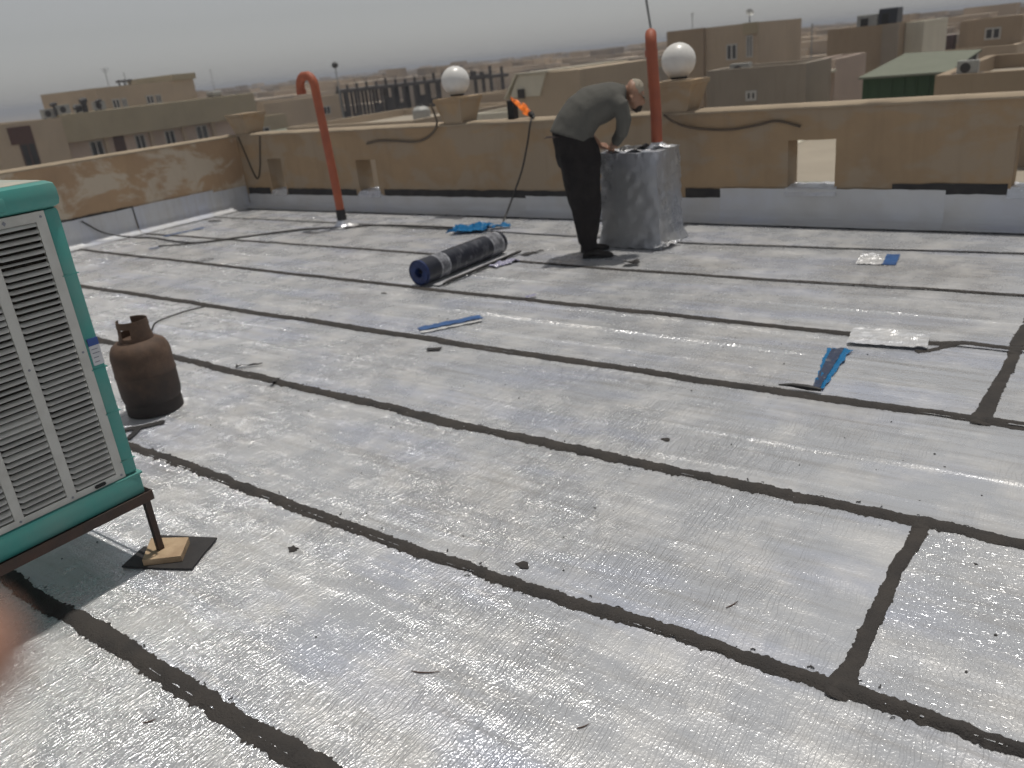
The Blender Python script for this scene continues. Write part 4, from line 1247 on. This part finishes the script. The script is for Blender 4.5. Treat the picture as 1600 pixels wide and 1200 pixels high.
def building(label, x0, x1, y0, y1, zt, wall=W1, zb=-9.0, name="building", rim=0.35, cat="building", group=None):
    cx, cy = (x0 + x1) / 2, (y0 + y1) / 2
    e = empty(name, (cx, cy, zb), 0, label, cat, group)
    hx, hy, h = (x1 - x0) / 2, (y1 - y0) / 2, zt - zb
    t = 0.22
    q = lambda a, b, z: [(-a, -b, z), (a, -b, z), (a, b, z), (-a, b, z)]
    MB().rings([q(hx, hy, 0), q(hx, hy, h), q(hx - t, hy - t, h), q(hx - t, hy - t, h - rim)], True, False).build("wall", wall, e)
    MB().box(-hx + t + .003, hx - t - .003, -hy + t + .003, hy - t - .003, h - rim - .25, h - rim).build("roof", WROOF, e)
    return e
def window(e, face, a0, a1, z0, z1, door=False, mull=1, frame=None):
    """window on the face 'x' (towards +X) or 'y' (towards -Y); world coordinates along the face"""
    ex, ey, ez = e.location
    w = [c for c in e.children if c.name.startswith("wall")][0]
    xs = [p.co.x for p in w.data.vertices]
    ys = [p.co.y for p in w.data.vertices]
    fr = frame or M['frame_white']
    if face == 'x':
        X = max(xs)
        T = lambda u, d, z: (X + d, u - ey, z - ez)
    else:
        Y = min(ys)
        T = lambda u, d, z: (u - ex, Y - d, z - ez)
    def slab(u0, u1, zz0, zz1, d0, d1, name, mat, parent):
        p = [T(u0, d0, zz0), T(u1, d0, zz0), T(u1, d0, zz1), T(u0, d0, zz1)]
        r = [T(u0, d1, zz0), T(u1, d1, zz0), T(u1, d1, zz1), T(u0, d1, zz1)]
        return MB().rings([p, r]).build(name, mat, parent)
    if door:
        f = slab(a0, a1, z0, z1, -.02, .03, "door", M['door_brown'], e)
        return f
    b = 0.07
    f = holed(sorted([a0, a0 + b, (a0 + a1) / 2 - .04, (a0 + a1) / 2 + .04, a1 - b, a1]), [z0, z0 + b, z1 - b, z1], [(a0 + b, (a0 + a1) / 2 - .04, z0 + b, z1 - b), ((a0 + a1) / 2 + .04, a1 - b, z0 + b, z1 - b)], 0.06, lambda u, z, d: T(u, .05 - d, z)).build("window", fr, e)
    slab(a0 + b * .5, a1 - b * .5, z0 + b * .5, z1 - b * .5, .004, .016, "pane", M['glass'], f)
    return f
def ac_unit(x, y, z, face, label, s=1.0):
    a = empty("air_conditioner", (x, y, z), 0, label, "air conditioner", "air conditioners on the far roofs")
    if face == 'x':
        MB().box(-.16 * s, .16 * s, -.40 * s, .40 * s, .05, .60 * s, .01).build("casing", M['ac'], a)
        MB().rings([[(.162 * s, .20 * s * cos(t) - .08 * s, .32 * s + .20 * s * sin(t)) for t in [2 * pi * k / 16 for k in range(16)]], [(.175 * s, .20 * s * cos(t) - .08 * s, .32 * s + .20 * s * sin(t)) for t in [2 * pi * k / 16 for k in range(16)]]]).build("fan_grille", M['dark_steel'], a)
    else:
        MB().box(-.40 * s, .40 * s, -.16 * s, .16 * s, .05, .60 * s, .01).build("casing", M['ac'], a)
        MB().rings([[(.20 * s * cos(t) - .08 * s, -.162 * s, .32 * s + .20 * s * sin(t)) for t in [2 * pi * k / 16 for k in range(16)]], [(.20 * s * cos(t) - .08 * s, -.175 * s, .32 * s + .20 * s * sin(t)) for t in [2 * pi * k / 16 for k in range(16)]]]).build("fan_grille", M['dark_steel'], a)
    for k in (-.25, .25):
        (MB().box(-.16, .16, k - .03, k + .03, 0, .05) if face == 'x' else MB().box(k - .03, k + .03, -.16, .16, 0, .05)).build("foot", M['dark_steel'], a)
    return a

# the long building behind the patched parapet
b1 = building("long tan apartment block with olive roof band and white windows behind the cooler", -70, -55.0, 12, 27.0, 0.86, W1, name="apartment_building", rim=.3)
window(b1, 'x', 24.05, 25.0, -1.95, -0.37, frame=M['door_brown'])
ex, ey, ez = b1.location
MB().box(-55 - ex - .05, -55 - ex + .06, 23.62 - ey, 25.0 - ey, 0.62 - 1.0 - ez, 0.62 - ez).build("cladding", WR, b1)
b2 = building("recessed pale pink wing with a row of white windows beyond the patched parapet", -69.9, -56.0, 27.05, 42.0, 0.6, W5, name="apartment_building", rim=.2)
for a0, a1, z1 in ((28.85, 29.75, -.83), (32.1, 32.85, -.85), (34.4, 35.2, -.85), (37.0, 37.95, -.83)):
    window(b2, 'x', a0, a1, -2.0, z1)
window(b2, 'x', 30.55, 31.35, -2.6, -.66, True)
ex, ey, ez = b2.location
MB().box(-56.4 - ex, -55.25 - ex, 27.06 - ey, 42.2 - ey, -.72 - ez, 1.0 - ez, .02).build("roof_band", W2, b2)
for y in (29.95, 33.3, 35.9, 38.4):
    MB().box(-56.05 - ex, -55.75 - ex, y - .12 - ey, y + .12 - ey, -9 - ez, -.725 - ez).build("wall_rib", W1, b2)
ph = building("tan roof house with a small overhanging slab on the long apartment block", -66, -58, 31.4, 39.1, 2.42, W1, zb=.3, name="roof_house", rim=.1)
window(ph, 'x', 32.3, 32.85, .95, 1.6); window(ph, 'x', 33.0, 33.4, .95, 1.6)
window(ph, 'x', 34.9, 35.5, 1.0, 1.6); window(ph, 'x', 35.65, 36.1, 1.0, 1.6)
ex, ey, ez = ph.location
MB().box(-64 - ex, -57.8 - ex, 37.3 - ey, 39.25 - ey, 2.43 - ez, 2.85 - ez, .01).build("overhang_slab", W2, ph)
ac_unit(-55.6, 26.6, .84, 'x', "white air conditioner nearest the olive band's start, outermost on the roof edge")
ac_unit(-55.6, 27.599999999999998, .98, 'x', "second white air conditioner along the long block's roof edge")
ac_unit(-55.6, 28.7, .98, 'x', "third white air conditioner along the long block's roof edge", .9)
ac_unit(-55.6, 30.0, .98, 'x', "white air conditioner beside the tan roof house")
def stack(x, y, z, h, label, r=.09):
    s_ = empty("flue", (x, y, z), 0, label, "flue")
    MB().tube([(0, 0, 0), (0, .02, h * .5), (0, -.05, h)], r, 8).build("pipe", M['dark_steel'], s_, 60)
    MB().tube([(0, -.22, h - .08), (0, 0, h), (0, .2, h - .02)], r * 1.1, 8).build("cowl", M['dark_steel'], s_, 60)
stack(-55.3, 26.95, .98, .72, "dark forked flue between the first two roof air conditioners")
stack(-55.4, 28.4, .98, .4, "slim dark flue before the thick one on the long block")
stack(-55.4, 28.95, .98, .75, "thick dark flue on the long block's roof", .16)
stack(-55.4, 29.95, .98, .65, "bent dark flue at the corner of the tan roof house", .07)
for y, lb in ((33.35, "smallest dark cowl on the tan roof house"), (33.75, "middle dark cowl on the tan roof house"), (34.15, "bent dark cowl on the tan roof house")):
    stack(-58.3, y, 2.33, .42, lb, .06)
def antenna(x, y, z, h, label, r=.025, head=.35):
    a = empty("antenna", (x, y, z), 0, label, "antenna")
    MB().tube([(0, 0, 0), (0, 0, h)], r, 6).build("mast", M['steel'], a)
    for k in range(3):
        MB().box(-.01, .01, -head * (1 - .2 * k), head * (1 - .2 * k), h - .06 - .1 * k, h - .04 - .1 * k).build("rod", M['steel'], a)
antenna(-58.3, 32.55, 2.3, 1.35, "thin television antenna on the tan roof house")
antenna(-58.5, 34.0, 2.3, 1.0, "thinner bare antenna above the cowls of the roof house", .018, .05)
antenna(-57.5, 40.4, .4, 2.6, "lone thin antenna at the end of the long block", .018, .05)
tk = empty("water_tank", (-57.0, 39.9, .98), 0, "pale water tank on the end of the long block's roof", "tank")
MB().box(-.45, .45, -.4, .4, .1, .42, .08).build("tank", M['ac'], tk)
MB().box(-.4, .4, -.35, .35, 0, .1).build("stand", M['dark_steel'], tk)
# mid left
b = building("plain tan block with two small windows behind the slim orange pipe", -72, -60, 46.6, 55.2, -.02, W1)
window(b, 'x', 53.0, 53.9, -1.6, -.9); window(b, 'x', 53.4, 54.6, -3.4, -2.8); window(b, 'x', 47.2, 48.0, -2.6, -1.6)
b = building("low olive house at the end of the long block", -66, -57, 42.3, 46.3, -.9, W2)
window(b, 'x', 43.2, 44.4, -2.6, -1.7)
b = building("low shed with a green sheet roof below the tan block", -50, -44, 32, 41, -2.2, W4, name="shed")
ex, ey, ez = b.location
MB().rings([[(-3.2, -4.7, -2.15 - ez), (3.2, -4.7, -2.15 - ez), (3.2, -4.7, -2.05 - ez), (-3.2, -4.7, -1.6 - ez)], [(-3.2, 4.7, -2.15 - ez), (3.2, 4.7, -2.15 - ez), (3.2, 4.7, -2.05 - ez), (-3.2, 4.7, -1.6 - ez)]]).build("sheet_roof", WG2, b)
sl = empty("street_lamp", (-51.45, 47.47, -9), 0, "tall thin lamp post rising beyond the slim orange pipe", "street lamp")
MB().tube([(0, 0, 0), (0, 0, 11.2)], [.09, .04], 8).build("pole", M['steel'], sl, 60)
MB().lathe([(.02, 11.1), (.2, 11.2), (.26, 11.35), (.2, 11.5), (.02, 11.6)], 14).build("lamp_head", M['dark_steel'], sl, 60)

# unfinished frame building
uf = empty("unfinished_building", (-59, 61, -9), rad(44), "unfinished building skeleton of dark columns and a roof slab beside the globe lamp", "building")
M['concrete_dark'] = basic("raw_concrete", (0.085, 0.075, 0.07), .9)
MB().box(-5.0, 9.5, -3, 3, 9.02, 9.30).build("roof_slab", M['concrete_dark'], uf)
MB().box(-5.0, 4.0, -3, 3, 5.6, 5.85).build("floor_slab", M['concrete_dark'], uf)
for k in range(10):
    for yy in (-2.7, 0, 2.7):
        x = -4.8 + k * 1.05 + yy * .1
        MB().box(x - .13, x + .13, yy - .13, yy + .13, 0, 9.02).build("column", M['concrete_dark'], uf)
for k, h in ((0, 1.2), (1, 0.9), (3, 1.6), (4, 2.0), (5, 1.4), (7, 1.9), (8, 1.5)):
    x = -4.8 + k * 1.05
    MB().box(x + .14, x + .90, -2.62, -2.48, 5.86, 6.2 + h).build("infill_wall", M['dark_steel'], uf)
random.seed(21)
for k in range(16):
    x = -4.8 + k * .9
    h = random.uniform(.45, 1.1)
    o = MB().box(x - .12, x + .12, -2.8, -2.55, 9.30, 9.30 + h * .6).build("column_stub", M['concrete_dark'], uf)
    for dx in (-.1, .0, .1):
        MB().tube([(x + dx, -2.7, 9.3 + h * .6 - .02), (x + dx * 1.6 + random.uniform(-.08, .08), -2.7, 9.3 + h)], .022, 4).build("starter_bar", M['dark_steel'], o)
uf2 = empty("unfinished_building", (-52.9, 66.4, -9), rad(44), "short stack of dark unfinished columns beyond the flame-side globe lamp", "building")
MB().box(-.2, 3.2, -2, 2, 8.9, 9.15).build("roof_slab", M['concrete_dark'], uf2)
for x in (0, .75, 1.5, 2.6):
    MB().box(x - .15, x + .15, -1.9, -1.6, 0, 8.9).build("column", M['concrete_dark'], uf2)
    o = MB().box(x - .13, x + .13, -1.88, -1.62, 9.15, 9.7 + .3 * sin(x * 5)).build("column_stub", M['concrete_dark'], uf2)
# roofs in the middle
b = building("low tan flat roof beyond the parapet between slim pipe and globe lamp", -34, -25.5, 27.5, 36, -.55, W1)
b = building("tan cube house just left of the flame-side globe lamp", -30.2, -27.3, 37, 41, .95 - 1.1, W1)
window(b, 'y', -29.5, -28.8, -1.4, -.8)
b = building("grey low house under the unfinished skeleton", -40, -33, 38, 45, -1.1, W4)
window(b, 'x', 39.5, 40.5, -2.6, -1.8)
b = building("small pale house beyond the pier beside the flame", -23.5, -19.5, 29, 34, -.55, W6)
window(b, 'y', -22.6, -21.7, -1.6, -.9)
b = building("brown house far beyond the black canister", -38, -33, 56, 63, -.45, W3)
window(b, 'y', -37, -36, -1.9, -1.2)
# stair head with a sloping cream roof
sh = empty("stair_house", (-14.8, 24.5, -9), 0, "tan stair head with a sloping cream roof behind the flame", "building")
q = [(-1.35, -.1), (-1.35, 9.0 + .44 - .2), (-.95, 9.0 + 1.06 - .02), (.25, 9.0 + 1.06 - .02), (1.28, 9.0 + 1.06 - .02), (1.28, -.1)]
MB().rings([[(x, -2.5, max(0, z)) for x, z in q], [(x, 2.5, max(0, z)) for x, z in q]]).build("wall", W1, sh)
rf = [(-1.50, 9.38), (-1.0, 10.08), (.15, 10.10), (.15, 10.04), (-.96, 10.045), (-1.46, 9.35)]
MB().rings([[(x, -2.62, z) for x, z in rf], [(x, 2.6, z) for x, z in rf]]).build("roof", W6, sh)
fr = [(-1.30, 9.40), (-.93, 10.02), (.12, 10.03), (-.18, 9.38)]
MB().rings([[(x, -2.545, z) for x, z in fr], [(x, -2.503, z) for x, z in fr]]).build("cream_panel", W6, sh)
MB().box(-.95, -.72, -2.62, -2.55, 9.35, 9.62).build("vent", M['dark_steel'], sh)
# right-hand side
b = building("long grey-olive flat roof beyond the worker's back", -37.5, -27, 60, 70, -.28, W4)
window(b, 'y', -35, -33.5, -1.6, -.8); window(b, 'y', -32, -30.8, -1.6, -.8)
b = building("round-shouldered brown house far above the worker's head", -33.1, -31.3, 61.5, 66, .22, W3, zb=-.3, name="roof_house", rim=.1)
b = building("tan block with a dark window beside the globe lamp behind the thick pipe", -21.7, -16.7, 45, 52, 1.98, W1)
window(b, 'y', -18.4, -17.8, .25, 1.05)
window(b, 'y', -17.3, -16.95, .3, 1.4)
ex, ey, ez = b.location
MB().box(-21.75 - ex, -19.6 - ex, 44.75 - ey, 45 - ey - .003, -9 - ez, 2.0 - ez).build("projecting_bay", W3, b)
MB().box(-17.45 - ex, -16.65 - ex, 44.85 - ey, 45 - ey - .003, 1.45 - ez, 2.0 - ez).build("shade_slab", W2, b)
b = building("plain grey-brown wall-like block just behind the parapet, right of the globe lamp", -11.3, -8.17, 26, 28.5, .55, W4)
vent = MB().box(-.12, .12, -.06, .10, 0, .16)
window(b, 'y', -10.0, -9.65, -.42, -.12)
b = building("small pinkish house with a flat light canopy beyond the grey-brown block", -9.75, -8.75, 31, 35, .40, W5)
ex, ey, ez = b.location
MB().box(-9.75 - ex, -8.7 - ex, 30.4 - ey, 31 - ey - .003, .0 - ez, .08 - ez).build("canopy", W6, b)
b = building("large brown block carrying blue-grey roof tanks", -11.1, -8.3, 38, 45, 1.30, W3)
ex, ey, ez = b.location
MB().box(-8.9 - ex, -8.3 - ex, 37.8 - ey, 38 - ey - .003, -9 - ez, 1.28 - ez).build("projecting_bay", W4, b)
def tank(x, y, z, sx, sy, sz, label, mat=None):
    t = empty("roof_tank", (x, y, z), 0, label, "tank")
    MB().box(-sx, sx, -sy, sy, .1, sz, .05).build("tank", mat or M['tank'], t)
    for k in (-.7, .7):
        MB().box(k * sx - .05, k * sx + .05, -sy, sy, 0, .1).build("skid", M['dark_steel'], t)
    MB().box(-sx * .6, sx * .1, -sy - .03, -sy - .005, .2, sz * .8).build("grille", M['black'], t)
tank(-9.75, 39.3, .95, .42, .5, .80, "grey box tank on the brown block, farther from the pale stair tower", M['steel'])
tank(-8.95, 39.3, .95, .36, .5, .95, "dark blue box tank on the brown block next to its pale stair tower")
b = building("narrow pale stair tower joined to the large brown block", -8.28, -7.6, 39, 44, 1.28, W6, name="stair_tower", rim=.1)
gw = empty("green_shed", (-5.05, 25.6, -9), 0, "dark green sheet-metal shed with a pale green sloping roof behind the parapet", "shed")
MB().box(-1.0, 1.0, -1.6, 1.6, 0, 9.12).build("wall", WG, gw)
for k in range(7):
    MB().box(-.92 + k * .3, -.88 + k * .3, -1.625, -1.603, 7.5, 9.1).build("sheet_rib", WG, gw)
MB().rings([[(-1.08, -1.75, 9.12), (1.08, -1.75, 9.12), (1.08, -1.75, 9.17), (-1.08, -1.75, 9.17)], [(-.7, 1.7, 9.50), (1.25, 1.7, 9.44), (1.25, 1.7, 9.49), (-.7, 1.7, 9.55)]]).build("roof", WG2, gw)
b = building("wide tan house with small roof projections at the horizon beyond the green shed", -9.3, -5.2, 48, 56, -.25, W1)
window(b, 'y', -7.6, -6.8, -1.0, -.5)
b = building("brown upper house rising above the wide tan house", -8.05, -5.3, 50, 55, .98, W3, zb=-.6, name="roof_house", rim=.15)
window(b, 'y', -6.9, -6.2, .0, .55)
tank(-8.65, 50.0, -.55, .42, .5, .95, "maroon box tank beside the brown upper house", basic("maroon_tank", (.06, .03, .03), .6))
b = building("low brown house right behind the parapet beyond the green shed", -3.6, -.9, 20, 27, .33, W3)
ac_unit(-3.03, 20.2, .28, 'y', "grey air conditioner on the low brown house past the green shed", .5)
b = building("tan garage with a green shutter at the picture's far edge", -2.9, -.2, 30, 36, .62, W1, name="garage")
ex, ey, ez = b.location
MB().box(-2.6 - ex, -2.2 - ex, 29.95 - ey, 30 - ey - .003, .1 - ez, .4 - ez).build("shutter", WG2, b)
b = building("pale low flat roof with a green felt strip seen through the drain opening", -8.1, 1.5, 13.0, 29.2, -1.55, W6, name="building", rim=.02)
ex, ey, ez = b.location
MB().box(-7.8 - ex, 1.2 - ex, 15.0 - ey, 18.2 - ey, -1.565 - ez, -1.55 - ez).build("green_felt", WG2, b)
antenna(-18.55, 60, -1.0, 2.65, "thin pole between the tan block and the large brown block", .05, .1)
antenna(-21.0, 46.5, 1.6, 1.25, "faint antenna above the tan block with the dark window", .02, .25)
antenna(-5.2, 52, .8, 1.0, "thin antenna leaning on the brown upper house", .03, .1)
def dish(x, y, z, label, r=.4):
    d = empty("satellite_dish", (x, y, z), rad(20), label, "dish")
    MB().tube([(0, 0, 0), (0, 0, .5)], .03, 6).build("post", M['dark_steel'], d)
    c_ = Vector((0, -.12, .62))
    ax_ = Vector((.3, -.75, .6)).normalized()
    u_ = ax_.orthogonal().normalized()
    v_ = ax_.cross(u_)
    MB().rings([[c_ + ax_ * (.28 * q * q - .0) * r + (u_ * cos(t) + v_ * sin(t)) * r * q for t in [2 * pi * k / 18 for k in range(18)]] for q in (.02, .4, .7, 1.0)], True, False).build("reflector", M['ac'], d, 180)
    MB().tube([c_, c_ + ax_ * r * .9], .012, 5).build("feed_arm", M['dark_steel'], d)
def round_tank(x, y, z, label, mat, r=.5, h=.9):
    t_ = empty("water_tank", (x, y, z), 0, label, "tank")
    MB().lathe([(r, .1), (r * 1.03, .15), (r, .3), (r * 1.03, .45), (r, .6), (r * 1.02, h - .15), (r * .75, h), (.15, h + .06)], 20).build("tank", mat, t_, 40)
    MB().lathe([(.14, h + .05), (.14, h + .12)], 12).build("lid", M['dark_steel'], t_)
    MB().box(-r * .8, r * .8, -r * .8, r * .8, 0, .1).build("plinth", WROOF, t_)
dish(-17.6, 46.2, 1.85, "small dish on the tan block with the dark window", .22)
round_tank(-27.4, 30.2, -.9, "white round tank on the low tan roof before the globe lamp", M['ac'], .42, .7)
round_tank(-21.3, 31.0, -.9, "black round tank on the small pale house near the flame", M['tank'], .45, .75)
round_tank(-29.5, 63.5, -.65, "pale round tank on the long grey-olive roof", M['ac'], .6, .9)
ac_unit(-10.4, 26.6, .2, 'y', "air conditioner behind the rim of the grey-brown block", .8)
ac_unit(-2.0, 30.6, .27, 'y', "air conditioner on the tan garage with the green shutter", .7)
# the town fading into the dust: one mass
random.seed(5)
mb = MB()
for q in range(4200):
    r = 90 + 2600 * random.random() ** 2.1
    a = rad(random.uniform(88, 150))
    x, y = r * cos(a), r * sin(a)
    if r < 130 and x < -35 : continue
    sx_, sy_ = random.uniform(3, 8), random.uniform(3, 8)
    h = random.choice((5.5, 6.5, 7, 7.5, 8, 8.4, 8.8)) + random.uniform(-.6, .6)
    mb.box(x - sx_, x + sx_, y - sy_, y + sy_, -9.3, -9 + h)
    if random.random() < .5:
        mb.box(x - sx_ * .4, x + sx_ * .3, y - sy_ * .4, y + sy_ * .3, -9 + h, -9 + h + random.uniform(.6, 1.6))
s = NT("town_mass")
v = s.coords()
s.l(s.ramp(s.noise(v, .06, 3, .7), [(.35, (.55, .46, .36)), (.5, (.40, .33, .26)), (.65, (.28, .24, .205))]), s.p.inputs["Base Color"])
s.p.inputs["Roughness"].default_value = .95
o = mb.build("distant_town", s.m)
tag(o, "dusty mass of low tan houses reaching to the horizon", "town", kind="stuff")

# ------------------------------------------------------------------ dusty air
hz_ = MB().box(-9600, 9600, -9600, 9600, -11, 5.2).build("haze", None)
tag(hz_, kind="stuff")
hm = bpy.data.materials.new("haze")
hm.use_nodes = True
t = hm.node_tree
t.nodes.clear()
pv = t.nodes.new("ShaderNodeVolumePrincipled")
pv.inputs["Color"].default_value = (0.66, 0.69, 0.76, 1)
pv.inputs["Density"].default_value = 0.0013
pv.inputs["Anisotropy"].default_value = 0.0
om = t.nodes.new("ShaderNodeOutputMaterial")
t.links.new(pv.outputs[0], om.inputs["Volume"])
hz_.data.materials.append(hm)
for o in list(bpy.data.objects):
    if o.type == 'EMPTY' and not o.children:
        bpy.data.objects.remove(o)
